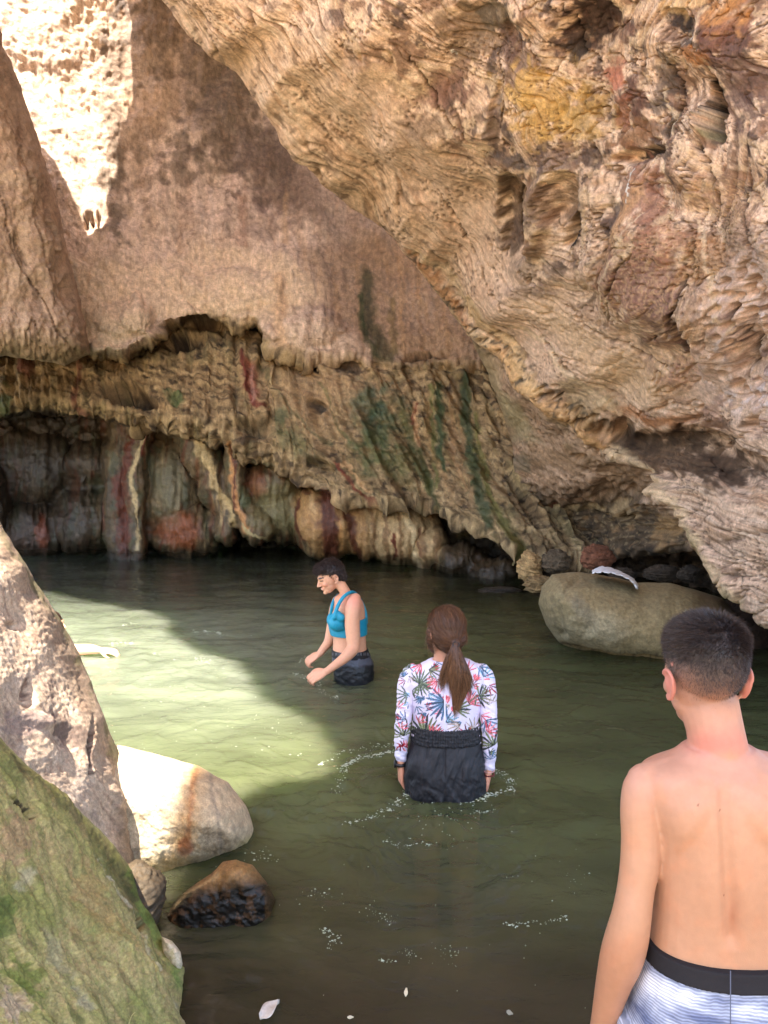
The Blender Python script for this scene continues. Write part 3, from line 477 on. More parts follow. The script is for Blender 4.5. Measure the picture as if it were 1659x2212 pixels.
    ds, t = segd(U, V, [(900, 570), (990, 690), (1080, 760), (1180, 830), (1260, 900)]); p.mix((1 - sm(18, 50, ds)) * (1 - sm(.12, .32, worley(U / 13 + fbm(U / 20, V / 20, 2, 260), V / 15, 117))) * sm(-.05, .25, fbm(U / 34, V / 34, 2, 118)) * .9, (66, 48, 36)); p.mix((1 - sm(10, 40, ds)) * sm(.15, .4, fbm(U / 12, V / 12, 3, 138)) * .8, (74, 70, 62))
    p.poly([(925, 640), (1000, 720), (1060, 850), (1100, 950), (1180, 950), (1130, 880), (1040, 760)], (176, 160, 118), .6, 16)
    # pink white crust
    p.poly([(1560, 600), (1620, 520), (1860, 500), (1860, 860), (1560, 880), (1480, 860), (1540, 740)], (222, 190, 170), .75, 30); wn_ = sm(1500, 1600, U) * sm(560, 700, V) * (1 - sm(860, 920, V)); p.mix(wn_ * sm(.0, .35, fbm(U / 22, V / 22, 5, 139)) * .8, (232, 212, 206)); p.mix(wn_ * sm(.15, .4, fbm(U / 26, V / 26, 5, 140)) * .7, (120, 92, 92))
    p.poly([(1200, 640), (1340, 760), (1480, 850), (1340, 880), (1240, 760), (1130, 640)], (220, 184, 144), .6, 30)
    for pts in ([(1440, 180), (1470, 300), (1440, 420)], [(1400, 460), (1330, 640)], [(1500, 480), (1560, 600), (1600, 700)], [(1200, 130), (1330, 200)]): p.line(pts, 5, (228, 200, 164), .6)
    p.line([(1362, 372), (1364, 432)], 1.8, (236, 230, 220), .9, rough=.1); p.line([(965, 120), (966, 134)], 2.2, (240, 234, 224), .9, rough=.1); p.blob(1523, 72, 7, 11, (226, 220, 200), .9); p.blob(1558, 150, 8, 4, (214, 196, 150), .9)
    for (u, v, ru, rv) in [(1430, 590, 110, 100), (1400, 800, 120, 50), (1560, 440, 70, 60)]:
        q = np.hypot((p.wu - u) / ru, (p.wv - v) / rv) + .3 * fbm(U / 40, V / 40, 3, 141); rg = np.exp(-((q * 9 - np.round(q * 9)) / .18) ** 2) * (1 - sm(.8, 1.2, q)); p.mix(rg * .5, (214, 176, 128))
    # dark conglomerate below
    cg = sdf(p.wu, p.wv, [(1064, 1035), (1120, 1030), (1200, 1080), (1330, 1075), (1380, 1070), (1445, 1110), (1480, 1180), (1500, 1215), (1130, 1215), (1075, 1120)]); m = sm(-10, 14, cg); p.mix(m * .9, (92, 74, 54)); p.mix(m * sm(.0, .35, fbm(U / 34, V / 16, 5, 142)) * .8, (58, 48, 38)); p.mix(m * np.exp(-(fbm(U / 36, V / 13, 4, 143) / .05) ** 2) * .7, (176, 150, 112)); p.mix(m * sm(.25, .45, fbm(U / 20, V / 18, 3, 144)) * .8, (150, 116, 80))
    for b in [(1095, 1075, 34, 44, (70, 62, 58), .9), (1140, 1135, 24, 18, (122, 66, 48), .85), (1185, 1105, 22, 24, (126, 70, 50), .85), (1350, 1100, 34, 20, (188, 158, 118), .85), (1430, 1140, 26, 40, (172, 136, 92), .85), (1270, 1100, 40, 10, (186, 160, 118), .8), (1355, 1118, 10, 6, (14, 12, 10), .98), (1130, 1000, 40, 24, (104, 98, 78), .6)]: p.blob(*b, rough=.6, sc=24)
    p.line([(1138, 1195), (1090, 1130), (1060, 1060)], 10, (168, 140, 88), .7)
    p.line([(1485, 1150), (1530, 1225), (1600, 1290), (1680, 1350)], 12, (190, 168, 124), .6)
    p.mix(crev(U, V) * .9, (48, 36, 28)); p.mul(.88 + .28 * fbm(U / 7, V / 7, 4, 145)); return p.c, p.wet  # crevices also darkened in the colour, as shade would
def flowB(U, V):
    f, p_, _ = flowc(U, V); return (f / 100, p_ / 100)
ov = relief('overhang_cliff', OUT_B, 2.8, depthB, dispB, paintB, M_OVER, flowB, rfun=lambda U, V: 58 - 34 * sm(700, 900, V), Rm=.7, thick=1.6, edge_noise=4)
tag(ov, kind='structure')
# back of the hollow behind the round boulder
def depthC(U, V): return 10.4 - 2.2 * sm(1350, 1700, U) + .35 * ridge(U / 60, V / 40, 3, 150) * -1 - .7 * sm(1240, 1330, V) * (1 - sm(1180, 1260, U))
def paintC(U, V, D):
    p = Paint(U, V, (84, 66, 48), 8, 151); p.mix(sm(0, .4, fbm(U / 30, V / 26, 4, 152)) * .7, (50, 40, 32)); p.mix(sm(.15, .5, fbm(U / 24, V / 20, 4, 153)) * .5, (134, 108, 78)); return p.c, p.wet
tag(sheet('cave_back', 1080, 1900, 1100, 1560, 4, depthC, lambda U, V: .10 * fbm(U / 30, V / 30, 4, 154), paintC, M_DARK, lambda U, V: (U / 100, V / 100)), kind='structure')
# near wall at the left edge
OUT_C = [(-330, -250), (-40, -250), (-10, 0), (2, 85), (30, 150), (62, 240), (96, 340), (132, 470), (150, 560), (168, 620), (186, 700), (196, 765), (140, 790), (60, 775), (0, 770), (-330, 800)]
def dispL(U, V): return .05 * fbm(U / 40, V / 120, 5, 160) + .12 * fbm(U / 110, V / 140, 4, 161) + .02 * fbm(U / 9, V / 11, 4, 162) - .08 * np.exp(-(fbm(U / 60 - V / 200, V / 260, 3, 163) / .04) ** 2) + .06 * sm(640, 700, V) * ridge(U / 12, V / 30, 3, 164)
def paintL(U, V, D):
    p = Paint(U, V, (176, 146, 120), 12, 165); p.mix(.5 * sm(0, .5, fbm(U / 30, V / 140, 4, 166)), (142, 112, 92)); p.mix(.4 * sm(0, .5, fbm(U / 70, V / 70, 4, 167)), (196, 168, 142)); p.mix(.7 * sm(690, 760, V), (128, 104, 74))
    p.line([(0, 400), (50, 560), (120, 740)], 5, (96, 74, 60), .5); p.mul(.9 + .25 * fbm(U / 7, V / 9, 4, 168)); return p.c, p.wet
tag(relief('side_cliff', OUT_C, 3.2, lambda U, V: 8.6 - .004 * (U) * 0 - 1.2 * (1 - sm(-300, 180, U)) + .0009 * (V - 300), dispL, paintL, M_WALL, lambda U, V: ((U - .3 * V) / 100, V / 100), R=70, Rm=.8, thick=1.5, edge_noise=5), kind='structure')
# ------------------------------------------------------------------ unseen rock slab added high above, its edge shaped to cast the pool's shade
def shade_slab():
    pts = [(-4.2, 16), (-4.2, 11), (-4.5, 10), (-4.95, 8.7), (-5.5, 8.5), (-6.5, 7), (-6.5, 5), (-5.4, 4.2), (-3.8, 2.9), (-3.4, 1.85), (-3.35, 1.8), (-2.85, 1.2), (-2.5, .4), (-2.0, -.3), (-1.88, -1.05), (-2.38, -1.15), (-2.38, -2.35), (-3.0, -2.6), (-3.8, -2.6), (-3.6, -3.9), (-1, -4.6), (2.5, -4.4), (4.5, -2), (5.5, 4), (6, 12), (4, 16)]
    bm_v = []; bm_f = []; st = .16
    X, Y = np.meshgrid(np.arange(-7.2, 6.8, st), np.arange(-5.2, 16.8, st)); e = sdf(X, Y, pts) + .10 * fbm(X / .5, Y / .5, 4, 170)
    gy, gx = np.gradient(e, st); g = np.hypot(gx, gy) ** 2 + 1e-6; near = (e < 0) & (e > -1.6 * st); X = np.where(near, X - e * gx / g, X); Y = np.where(near, Y - e * gy / g, Y)
    ee = np.maximum(e, 0); pil = np.sqrt(np.clip(1 - (1 - np.clip(ee / 1.2, 0, 1)) ** 2, 0, 1)); n1 = fbm(X / 2, Y / 2, 4, 171)
    ok = e > -1.6 * st; fm = ok[:-1, :-1] & ok[1:, :-1] & ok[1:, 1:] & ok[:-1, 1:]
    top = np.stack([X, Y, 10 + 1.3 * pil + .5 * n1 * pil], -1).reshape(-1, 3); bot = np.stack([X, Y, 10 - .5 * pil + .4 * n1 * pil], -1).reshape(-1, 3)
    f = grid_faces(*X.shape, fm); V_ = np.concatenate([top, bot]); Fq = np.concatenate([f[:, ::-1], f + len(top)]); C = np.tile(np.append(lin((206, 170, 130)), 1), (len(V_), 1)); V_, Fq, C = compact(V_, Fq, C)
    tag(link('shade_slab', raw_mesh('shade_slab', V_, Fq, C), rock_mat('shade_slab_rock', .01, scale=.6, flow=False)), kind='structure')
shade_slab()
#@@NEAR
# ------------------------------------------------------------------ ground, pool bed and water
def ground():
    n = 260; a = np.linspace(-1, 1, n); X, Y = np.meshgrid(np.sign(a) * np.abs(a) ** 2.2 * 120, np.sign(a) * np.abs(a) ** 2.2 * 120)
    bank = 1 - sm(.2, 2.2, Y + .15 * X); Z = -.95 + bank * .95 + .05 * fbm(X * 1.2, Y * 1.2, 4, 180) + .02 * bank * ridge(X * 3, Y * 3, 3, 181) - .05 + .25 * (1 - sm(-14, -2, Y))
    c = np.zeros(X.shape + (4,)); w = bank[..., None]; c[..., :3] = lin((205, 176, 140)) * w + lin((70, 62, 42)) * (1 - w); c[..., 3] = 1
    me = raw_mesh('ground', np.stack([X, Y, Z], -1).reshape(-1, 3), grid_faces(n, n), c.reshape(-1, 4)); tag(link('ground', me, rock_mat('gravel_bank', .01, scale=1.0, flow=False)), kind='structure')
ground()
W2 = P(960, 1705, 3.45); W1 = P(757, 1455, 5.3)          # where the two women meet the water
def water_h(x, y):
    wx = x + .25 * fbm(x * .9, y * .9, 3, 190); wy = y + .25 * fbm(x * .9 + 7, y * .9, 3, 191)
    h = .020 * fbm(wx * .9, wy * 1.9, 3, 192) + .009 * fbm(wx * 3.0, wy * 5.0, 3, 193) + .0035 * fbm(wx * 9, wy * 14, 3, 194)
    rf = np.exp(-(fbm(wx * 1.6, wy * 3.0, 3, 195) / .06) ** 2); h += .006 * rf * sm(2.6, 4, y)
    for (c, A, k, s) in ((W2, .020, 52, .8), (W1, .010, 66, .6), (P(215, 1425, 5.8), .010, 50, .9)):
        r = np.hypot(x - c[0], y - c[1]) + .10 * fbm(x * 3, y * 3, 3, 196); h += A * np.sin(k * r * .5) * np.exp(-r / s) * (.5 + fbm(x * 4, y * 4, 2, 197))
    r = np.hypot((x - W2[0]) + .5, y - W2[1] + .15); h += .022 * ridge(wx * 5, wy * 6, 3, 198) * np.exp(-(r / .6) ** 2); r = np.hypot((x - W2[0]), y - W2[1] + .35); h += .012 * fbm(wx * 12, wy * 12, 3, 199) * np.exp(-(r / .45) ** 2)
    return h
def water():
    vv = np.concatenate([1008 + np.geomspace(2600, 1240, 26)[:-1], np.arange(2248, 1176, -2.6)]); vs_ = vv[::-1]; us = np.concatenate([[-2600, -1500, -900, -500, -250], np.arange(-60, 1722, 2.8), [1900, 2200, 2800, 4200]])
    D = waterD(vs_); U, DD = np.meshgrid(us, D); V = np.meshgrid(us, vs_)[1]; Pw = P(U, V, DD); X, Y = Pw[..., 0], Pw[..., 1]; Z = water_h(X, Y)
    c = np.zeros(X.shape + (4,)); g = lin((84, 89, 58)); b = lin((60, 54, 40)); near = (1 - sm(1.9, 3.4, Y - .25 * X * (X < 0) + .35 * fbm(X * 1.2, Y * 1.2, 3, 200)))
    pale = sm(3.0, 5.5, Y) * (1 - sm(-1.2, .4, X)); g2 = lin((122, 128, 108)); col = g * (1 - pale[..., None] * .8) + g2 * pale[..., None] * .8; dk = sm(6.2, 9.5, Y); col = col * (1 - .72 * dk[..., None]); col = col * (1 - near[..., None]) + b * near[..., None]  # paler sun patch and shaded far end painted into the water
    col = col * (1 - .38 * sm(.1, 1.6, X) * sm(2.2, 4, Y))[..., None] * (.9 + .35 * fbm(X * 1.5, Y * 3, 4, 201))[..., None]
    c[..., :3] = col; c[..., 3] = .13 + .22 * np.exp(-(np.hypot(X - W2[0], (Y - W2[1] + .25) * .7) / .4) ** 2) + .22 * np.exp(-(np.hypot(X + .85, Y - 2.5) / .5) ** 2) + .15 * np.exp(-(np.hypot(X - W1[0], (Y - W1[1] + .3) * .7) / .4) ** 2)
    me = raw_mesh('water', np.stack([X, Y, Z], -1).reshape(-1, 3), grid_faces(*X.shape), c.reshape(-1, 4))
    m = bpy.data.materials.new('murky_green_water'); m.use_nodes = True; nt = m.node_tree; nt.nodes.clear(); L = nt.links.new
    out = N(nt, 'ShaderNodeOutputMaterial'); vc = N(nt, 'ShaderNodeVertexColor', layer_name='Col'); tc = N(nt, 'ShaderNodeTexCoord')
    mp = N(nt, 'ShaderNodeMapping'); mp.inputs['Scale'].default_value = (9, 17, 9); L(tc.outputs['Object'], mp.inputs['Vector'])
    n1 = N(nt, 'ShaderNodeTexNoise', Scale=1, Detail=5, Roughness=.6, Distortion=.8); L(mp.outputs[0], n1.inputs['Vector']); bp = N(nt, 'ShaderNodeBump', Strength=.75, Distance=.012); L(n1.outputs[0], bp.inputs['Height'])
    df = N(nt, 'ShaderNodeSubsurfaceScattering', falloff='BURLEY'); df.inputs['Scale'].default_value = .30; df.inputs['Radius'].default_value = (.8, 1.0, .5); L(vc.outputs['Color'], df.inputs['Color']); L(bp.outputs[0], df.inputs['Normal']); tr = N(nt, 'ShaderNodeBsdfTransparent'); tr.inputs[0].default_value = (.8, .85, .6, 1)
    mx = N(nt, 'ShaderNodeMixShader'); L(vc.outputs['Alpha'], mx.inputs[0]); L(df.outputs[0], mx.inputs[1]); L(tr.outputs[0], mx.inputs[2])
    gl = N(nt, 'ShaderNodeBsdfGlossy'); gl.inputs['Roughness'].default_value = .05; L(bp.outputs[0], gl.inputs['Normal']); fr = N(nt, 'ShaderNodeFresnel', IOR=1.33); L(bp.outputs[0], fr.inputs['Normal'])
    m2 = N(nt, 'ShaderNodeMixShader'); L(fr.outputs[0], m2.inputs[0]); L(mx.outputs[0], m2.inputs[1]); L(gl.outputs[0], m2.inputs[2]); L(m2.outputs[0], out.inputs['Surface'])
    tag(link('water', me, m), kind='structure')
water()
# ------------------------------------------------------------------ foreground rocks at the left
def flowL(U, V): a = U * .86 - V * .5; b = U * .5 + V * .86; return ((a + 18 * fbm(U / 120, V / 160, 3, 210)) / 100, b / 100)
OUT_D = [(-420, 900), (-60, 1060), (0, 1128), (30, 1178), (66, 1236), (105, 1300), (135, 1345), (165, 1400), (200, 1480), (228, 1555), (256, 1625), (280, 1680), (288, 1720), (284, 1780), (288, 1830), (300, 1900), (316, 1960), (330, 2040), (200, 2240), (-420, 2300)]
def depthD(U, V):
    D = tps([(-420, 900, 1.9), (0, 1130, 2.55), (130, 1340, 2.75), (200, 1480, 2.8), (285, 1690, 2.85), (300, 1900, 2.7), (0, 1400, 2.15), (60, 1500, 2.2), (150, 1640, 2.3), (0, 1650, 1.9), (200, 1780, 2.4), (-420, 1500, 1.6), (-420, 2300, 1.5), (250, 1900, 2.5), (220, 1650, 2.5), (330, 2040, 2.5)], U, V)
    rd, t = segd(U, V, [(-100, 1200), (0, 1270), (70, 1330), (110, 1420), (170, 1520), (232, 1650), (262, 1790), (280, 1900)])
    return D - .05 * np.exp(-(rd / 26) ** 2)
def dispD(U, V):
    f = flowL(U, V); h = .005 * fbm(f[0] * 5, f[1] * .9, 3, 211) + .035 * fbm(U / 150, V / 190, 3, 212, .35) + .0025 * fbm(U / 9, V / 10, 4, 213)
    h -= .003 * (1 - sm(.1, .45, worley(U / 10, V / 13, 214))) * sm(0, .3, fbm(U / 60, V / 70, 2, 215))
    return h + bumpf(U + 5 * fbm(U / 20, V / 20, 3, 216), V, [(140, 1590, 30, 20, -.015, 30, .6), (200, 1620, 5, 60, -.03, 0, .5), (90, 1560, 30, 12, .02, 30, .6), (60, 1500, 12, 24, -.03, -10, .5), (250, 1720, 8, 80, .02, -8, .6), (30, 1350, 16, 8, -.02, 10, .5)])
def paintD(U, V, D):
    p = Paint(U, V, (206, 178, 150), 8, 220); f = flowL(U, V); p.mix(.55 * sm(0, .45, fbm(f[0] * 9, f[1] * 1.6, 5, 221)), (150, 118, 98)); p.mix(.5 * sm(.05, .5, fbm(U / 50, V / 60, 4, 222)), (206, 184, 164)); p.mix(.35 * sm(.1, .4, fbm(U / 26, V / 34, 5, 223)), (166, 140, 124))
    for b in [(150, 1580, 60, 26, (96, 76, 68), .8, .5, 30), (200, 1620, 10, 60, (84, 66, 60), .8), (60, 1560, 50, 30, (130, 108, 104), .6), (110, 1500, 10, 40, (96, 74, 66), .6), (60, 1490, 10, 20, (90, 60, 50), .8), (60, 1380, 30, 20, (190, 150, 120), .4), (30, 1690, 60, 30, (120, 100, 96), .5)]: p.blob(*b, rough=.8, sc=18)
    rd, t = segd(p.wu, p.wv, OUT_D[1:17]); p.mix((1 - sm(20, 60, rd)) * .6, (132, 106, 82)); p.mix((1 - sm(4, 16, rd)) * .7 * sm(-.1, .3, fbm(U / 30, V / 60, 3, 224)), (104, 100, 58)); p.mix(sm(1700, 1760, V) * sm(240, 262, U) * .5, (116, 96, 70))  # right rim darkened as its shaded turn, with a thin olive edge
    p.line([(-20, 1130), (70, 1260), (110, 1330)], 7, (100, 92, 62), .6); p.mul(.9 + .3 * fbm(U / 5, V / 6, 4, 225)); return p.c, p.wet
tag(relief('sunlit_rock', OUT_D, 2.4, depthD, dispD, paintD, M_NEAR, flowL, R=70, Rm=.22, thick=.5, edge_noise=3), 'tall pale rock with sunlit face and shade-painted right rim, behind the mossy rock', 'rock')
OUT_E = [(-420, 1380), (-60, 1530), (0, 1592), (60, 1655), (130, 1712), (190, 1768), (250, 1830), (285, 1880), (302, 1940), (330, 1985), (352, 2030), (378, 2075), (398, 2090), (396, 2125), (396, 2180), (412, 2225), (440, 2330), (-420, 2400)]
def depthE(U, V):
    D = tps([(-420, 1380, 1.3), (0, 1592, 1.75), (130, 1712, 1.95), (270, 1860, 2.1), (330, 1985, 2.12), (395, 2090, 2.08), (410, 2225, 1.98), (0, 1900, 1.42), (150, 2000, 1.6), (0, 2200, 1.28), (250, 2150, 1.65), (-420, 2300, 1.0), (-420, 1800, 1.1), (300, 2100, 1.82), (440, 2330, 1.85)], U, V)
    return D
def dispE(U, V):
    f = flowL(U, V); h = .006 * fbm(f[0] * 7, f[1] * 1.2, 5, 231) + .03 * fbm(f[0] * 1.2, f[1] * .3, 3, 232, .35) + .003 * fbm(U / 8, V / 9, 5, 233) + .010 * ridge(f[0] * 3, f[1] * .5, 3, 234)
    c, t = segd(U, V, [(295, 1835), (305, 1880), (330, 1950), (365, 2020), (385, 2090)]); h -= 0
    d, t = segd(U, V, [(270, 1950), (300, 2040), (365, 2110), (380, 2212)]); h += 0 * d
    return h + bumpf(U + 6 * fbm(U / 20, V / 20, 3, 235), V, [(20, 1745, 22, 6, -.05, 38, .3), (45, 1765, 16, 5, -.05, 38, .3), (300, 2060, 8, 40, -.04, -20, .4), (300, 1850, 10, 22, -.03, -30, .4), (300, 1990, 6, 26, -.03, -20, .5), (395, 2060, 20, 30, .02, 0, .6)])
def paintE(U, V, D):
    p = Paint(U, V, (186, 170, 112), 12, 240); f = flowL(U, V); p.mix(.7 * sm(-.1, .35, fbm(f[0] * 2.5, f[1] * .5, 4, 241)), (166, 160, 92)); p.mix(.6 * sm(.0, .4, fbm(f[0] * 8, f[1] * 1.4, 4, 242)), (186, 156, 108)); p.mix(.6 * sm(.0, .4, fbm(f[0] * 1.6, f[1] * .5, 5, 243)), (136, 140, 72)); p.mix(.4 * sm(.15, .45, fbm(f[0] * 7, f[1] * 1.2, 4, 244)), (84, 84, 42)); p.mix(.4 * sm(.1, .4, fbm(U / 5, V / 5, 3, 246)), (150, 158, 76))
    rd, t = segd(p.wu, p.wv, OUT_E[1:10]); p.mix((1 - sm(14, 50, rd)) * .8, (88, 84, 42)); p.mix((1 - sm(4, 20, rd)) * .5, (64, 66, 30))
    for b in [(20, 1820, 40, 60, (196, 150, 120), .5), (60, 2120, 50, 60, (110, 124, 44), .7), (10, 1980, 30, 60, (84, 104, 40), .7), (20, 2170, 40, 40, (206, 176, 150), .7), (50, 1900, 14, 26, (196, 184, 150), .6), (130, 2060, 18, 60, (182, 170, 130), .6, .6, -25), (180, 2160, 12, 40, (190, 178, 146), .6, .6, -20), (250, 1800, 20, 50, (126, 122, 60), .6), (200, 1950, 40, 90, (190, 152, 96), .5, .7, -20)]: p.blob(*b, rough=.8, sc=24)
    p.line([(300, 1950), (340, 2020), (380, 2080), (392, 2130)], 9, (128, 148, 70), .7, w1=14); p.line([(286, 1870), (300, 1930), (330, 1990)], 7, (98, 112, 44), .8); p.line([(210, 1845), (250, 1910), (300, 1990), (330, 2070), (370, 2150), (390, 2215)], 4, (214, 202, 172), .6, w1=6, rough=1.4, soft=1); p.line([(215, 1860), (245, 1900)], 4, (210, 198, 170), .5, soft=1)  # pale broken ribbon: sun slivers along the ridge painted in
    p.line([(8, 1735), (60, 1778)], 5, (56, 44, 30), .9); p.mul(.86 + .36 * fbm(U / 5, V / 6, 4, 245)); p.wet = p.wet * 0 + .25; return p.c, p.wet
tag(relief('mossy_rock', OUT_E, 2.4, depthE, dispE, paintE, M_NEAR, flowL, R=60, Rm=.16, thick=.5, edge_noise=3), 'green mossy rock slope filling the lower left corner', 'rock')
def boulder(name, label, outline, Dc, T, R, paint, disp, mat=None, tilt=(0, 0), step=2.4, en=1.5, bb=10, top=0, cat='boulder', group=None):
    cu = np.mean([p[0] for p in outline]); cv = np.mean([p[1] for p in outline])
    o = relief(name, outline, step, lambda U, V: Dc - T + tilt[0] * (U - cu) / 100 + tilt[1] * (V - cv) / 100, disp, paint, mat or M_BOUL, lambda U, V: (U / 100, V / 100), R=R, Rm=T, thick=T, edge_noise=en, bblur=bb)
    return tag(o, label, cat, group)
def paintF(U, V, D):
    p = Paint(U, V, (206, 184, 150), 6, 250); p.line([(430, 1640), (418, 1720), (400, 1800), (372, 1880)], 38, (212, 164, 104), .8, soft=.95, w1=44); p.line([(424, 1655), (412, 1740), (405, 1810)], 13, (168, 104, 58), .7, soft=.95); p.blob(400, 1830, 18, 20, (170, 84, 40), .7)
    p.poly([(430, 1650), (600, 1700), (600, 1860), (450, 1860), (420, 1760)], (188, 160, 124), .7, 16); p.line([(450, 1670), (470, 1760), (480, 1850)], 5, (120, 108, 96), .4); p.poly([(300, 1860), (480, 1850), (540, 1850), (360, 1990), (280, 1960)], (140, 118, 76), .85, 16); p.poly([(480, 1860), (560, 1790), (560, 1860)], (170, 148, 96), .8, 8)  # right half painted darker, the boulder's side in shade
    p.mix(.3 * sm(0, .5, fbm(U / 30, V / 30, 4, 251)), (150, 132, 112)); p.mul(.94 + .12 * fbm(U / 5, V / 5, 3, 252)); return p.c, p.wet
boulder('pale_boulder', 'pale smooth boulder with an orange stain, at the waterline behind the sunlit rock', [(60, 1640), (180, 1600), (262, 1610), (350, 1632), (430, 1655), (492, 1690), (532, 1740), (549, 1790), (545, 1830), (495, 1862), (440, 1900), (380, 1960), (320, 2010), (200, 2010), (80, 1900)], 3.12, .42, 130, paintF, lambda U, V: .012 * fbm(U / 60, V / 60, 4, 253) + .003 * fbm(U / 8, V / 8, 3, 254))
def paintG(U, V, D):
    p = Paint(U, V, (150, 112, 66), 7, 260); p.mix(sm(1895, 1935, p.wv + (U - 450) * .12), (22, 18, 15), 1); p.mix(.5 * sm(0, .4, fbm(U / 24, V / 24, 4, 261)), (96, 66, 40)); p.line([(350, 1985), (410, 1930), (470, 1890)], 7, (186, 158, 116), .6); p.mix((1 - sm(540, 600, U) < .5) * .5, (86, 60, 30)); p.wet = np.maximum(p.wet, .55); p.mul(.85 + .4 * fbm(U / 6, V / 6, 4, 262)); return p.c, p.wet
boulder('wet_rock', 'dark wet brown-topped rock rising from the water before the pale boulder', [(345, 1985), (372, 1950), (410, 1918), (455, 1888), (482, 1862), (510, 1856), (545, 1868), (575, 1905), (596, 1945), (590, 2000), (560, 2050), (460, 2080), (380, 2050)], 2.58, .16, 46, paintG, lambda U, V: .010 * ridge(U / 44, V / 40, 3, 263) + .002 * fbm(U / 9, V / 9, 3, 264), mat=M_NEAR, bb=6, cat='rock')
def paintT(U, V, D): p = Paint(U, V, (206, 190, 160), 4, 270); p.mix(.5 * sm(.1, .4, fbm(U / 14, V / 14, 3, 271)), (160, 150, 96)); return p.c, p.wet
boulder('pale_stone', 'small pale stone tip beside the right edge of the mossy rock', [(350, 2024), (372, 2032), (390, 2056), (395, 2082), (388, 2100), (366, 2090), (350, 2060)], 2.16, .05, 14, paintT, lambda U, V: .003 * fbm(U / 9, V / 9, 3, 272), cat='stone', bb=3, step=1.6)
def paintH(U, V, D):
    p = Paint(U, V, (136, 120, 86), 8, 280); p.mix(.55 * sm(0, .5, fbm(U / 50, V / 40, 4, 281)), (120, 106, 76)); p.blob(1280, 1360, 90, 40, (172, 160, 130), .6, .8); p.blob(1260, 1320, 50, 20, (112, 106, 90), .5, .8, 60); p.poly([(1430, 1230), (1620, 1260), (1620, 1460), (1500, 1460), (1510, 1330), (1500, 1280)], (100, 78, 50), .7, 20); p.poly([(1200, 1400), (1260, 1412), (1340, 1424), (1620, 1436), (1620, 1480), (1200, 1480)], (84, 64, 42), .85, 5)  # right end and bottom ledge painted darker: shade, plus a wet band
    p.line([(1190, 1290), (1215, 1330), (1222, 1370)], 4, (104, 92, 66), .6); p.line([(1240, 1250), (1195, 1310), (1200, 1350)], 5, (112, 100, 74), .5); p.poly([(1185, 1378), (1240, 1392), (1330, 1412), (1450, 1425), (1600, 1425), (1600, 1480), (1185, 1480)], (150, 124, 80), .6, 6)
    p.line([(1190, 1382), (1250, 1402), (1340, 1418), (1440, 1424)], 2.5, (74, 58, 38), .8); p.line([(1230, 1418), (1320, 1436), (1440, 1444)], 5, (56, 42, 30), .9); p.mix(sm(.2, .4, fbm(U / 7, V / 18, 3, 282)) * sm(1400, 1412, V) * .6, (64, 50, 36)); p.mul(.93 + .14 * fbm(U / 5, V / 5, 4, 283)); return p.c, p.wet  # dark lines paint the shade of the undercut
boulder('round_boulder', 'large smooth olive-grey boulder under the overhang with a white cloth on top', [(1163, 1303), (1170, 1268), (1192, 1241), (1236, 1235), (1290, 1240), (1340, 1250), (1380, 1259), (1448, 1259), (1512, 1277), (1560, 1292), (1592, 1325), (1600, 1400), (1590, 1460), (1430, 1462), (1330, 1446), (1262, 1420), (1208, 1388), (1180, 1350)], 6.35, .75, 92, paintH, lambda U, V: .03 * fbm(U / 90, V / 60, 3, 284) - .02 * np.exp(-(segd(U, V, [(1250, 1245), (1200, 1300), (1215, 1370)])[0] / 7) ** 2) - .06 * np.exp(-(segd(U, V, [(1190, 1386), (1250, 1407), (1340, 1424), (1500, 1430)])[0] / 7) ** 2) + .004 * fbm(U / 7, V / 7, 3, 285), bb=14)
def small_rock(name, label, u, v, ru, rv, D, c, seed, cat='rock', sub=60, flat=1.0, rough=.25, group=None, wet=0):
    th = np.linspace(0, np.pi, sub); ph = np.linspace(0, 2 * np.pi, 2 * sub, endpoint=False); T_, Ph = np.meshgrid(th, ph, indexing='ij'); d = np.stack([np.sin(T_) * np.cos(Ph), np.sin(T_) * np.sin(Ph), np.cos(T_)], -1)
    r = 1 + rough * fbm3(d * 1.2 + seed, 4, seed) + .08 * fbm3(d * 5 + seed, 3, seed + 5); S = D / F; c0 = P(u, v, D); V_ = c0 + d * r[..., None] * np.array([ru * S, .5 * (ru + rv) * S, rv * S]) * flat
    i = np.arange(sub * 2 * sub).reshape(sub, 2 * sub); j = np.roll(i, -1, axis=1); Fq = np.stack([i[:-1], i[1:], j[1:], j[:-1]], -1).reshape(-1, 4)
    n_ = fbm3(d * 3 + seed, 4, seed + 9)[..., None]; C = lin(c) * (1 + .5 * n_); C = np.concatenate([np.clip(C, 0, 1), np.full(C.shape[:2] + (1,), 1 - wet)], -1).reshape(-1, 4)
    o = link(name, raw_mesh(name, V_.reshape(-1, 3), Fq, C), M_NEAR if D < 4 else M_DARK); return tag(o, label, cat, group)
small_rock('red_rock', 'reddish brown rock wedged under the overhang above the white cloth', 1290, 1206, 36, 30, 8.0, (132, 84, 60), 3)
small_rock('tan_rock', 'rough tan rock pillar left of the round boulder', 1144, 1226, 27, 34, 8.6, (190, 154, 104), 5, rough=.4)
small_rock('ledge_rock', 'low flat tan ledge rock at the waterline left of the round boulder', 1165, 1262, 32, 18, 8.2, (150, 122, 82), 7, rough=.4)
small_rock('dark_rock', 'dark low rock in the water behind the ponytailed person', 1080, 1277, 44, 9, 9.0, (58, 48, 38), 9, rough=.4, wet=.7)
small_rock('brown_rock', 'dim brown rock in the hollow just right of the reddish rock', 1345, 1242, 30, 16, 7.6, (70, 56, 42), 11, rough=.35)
small_rock('brown_rock', 'dim rounded rock in the hollow above the right half of the round boulder', 1430, 1238, 40, 18, 7.4, (74, 60, 46), 13, rough=.3)
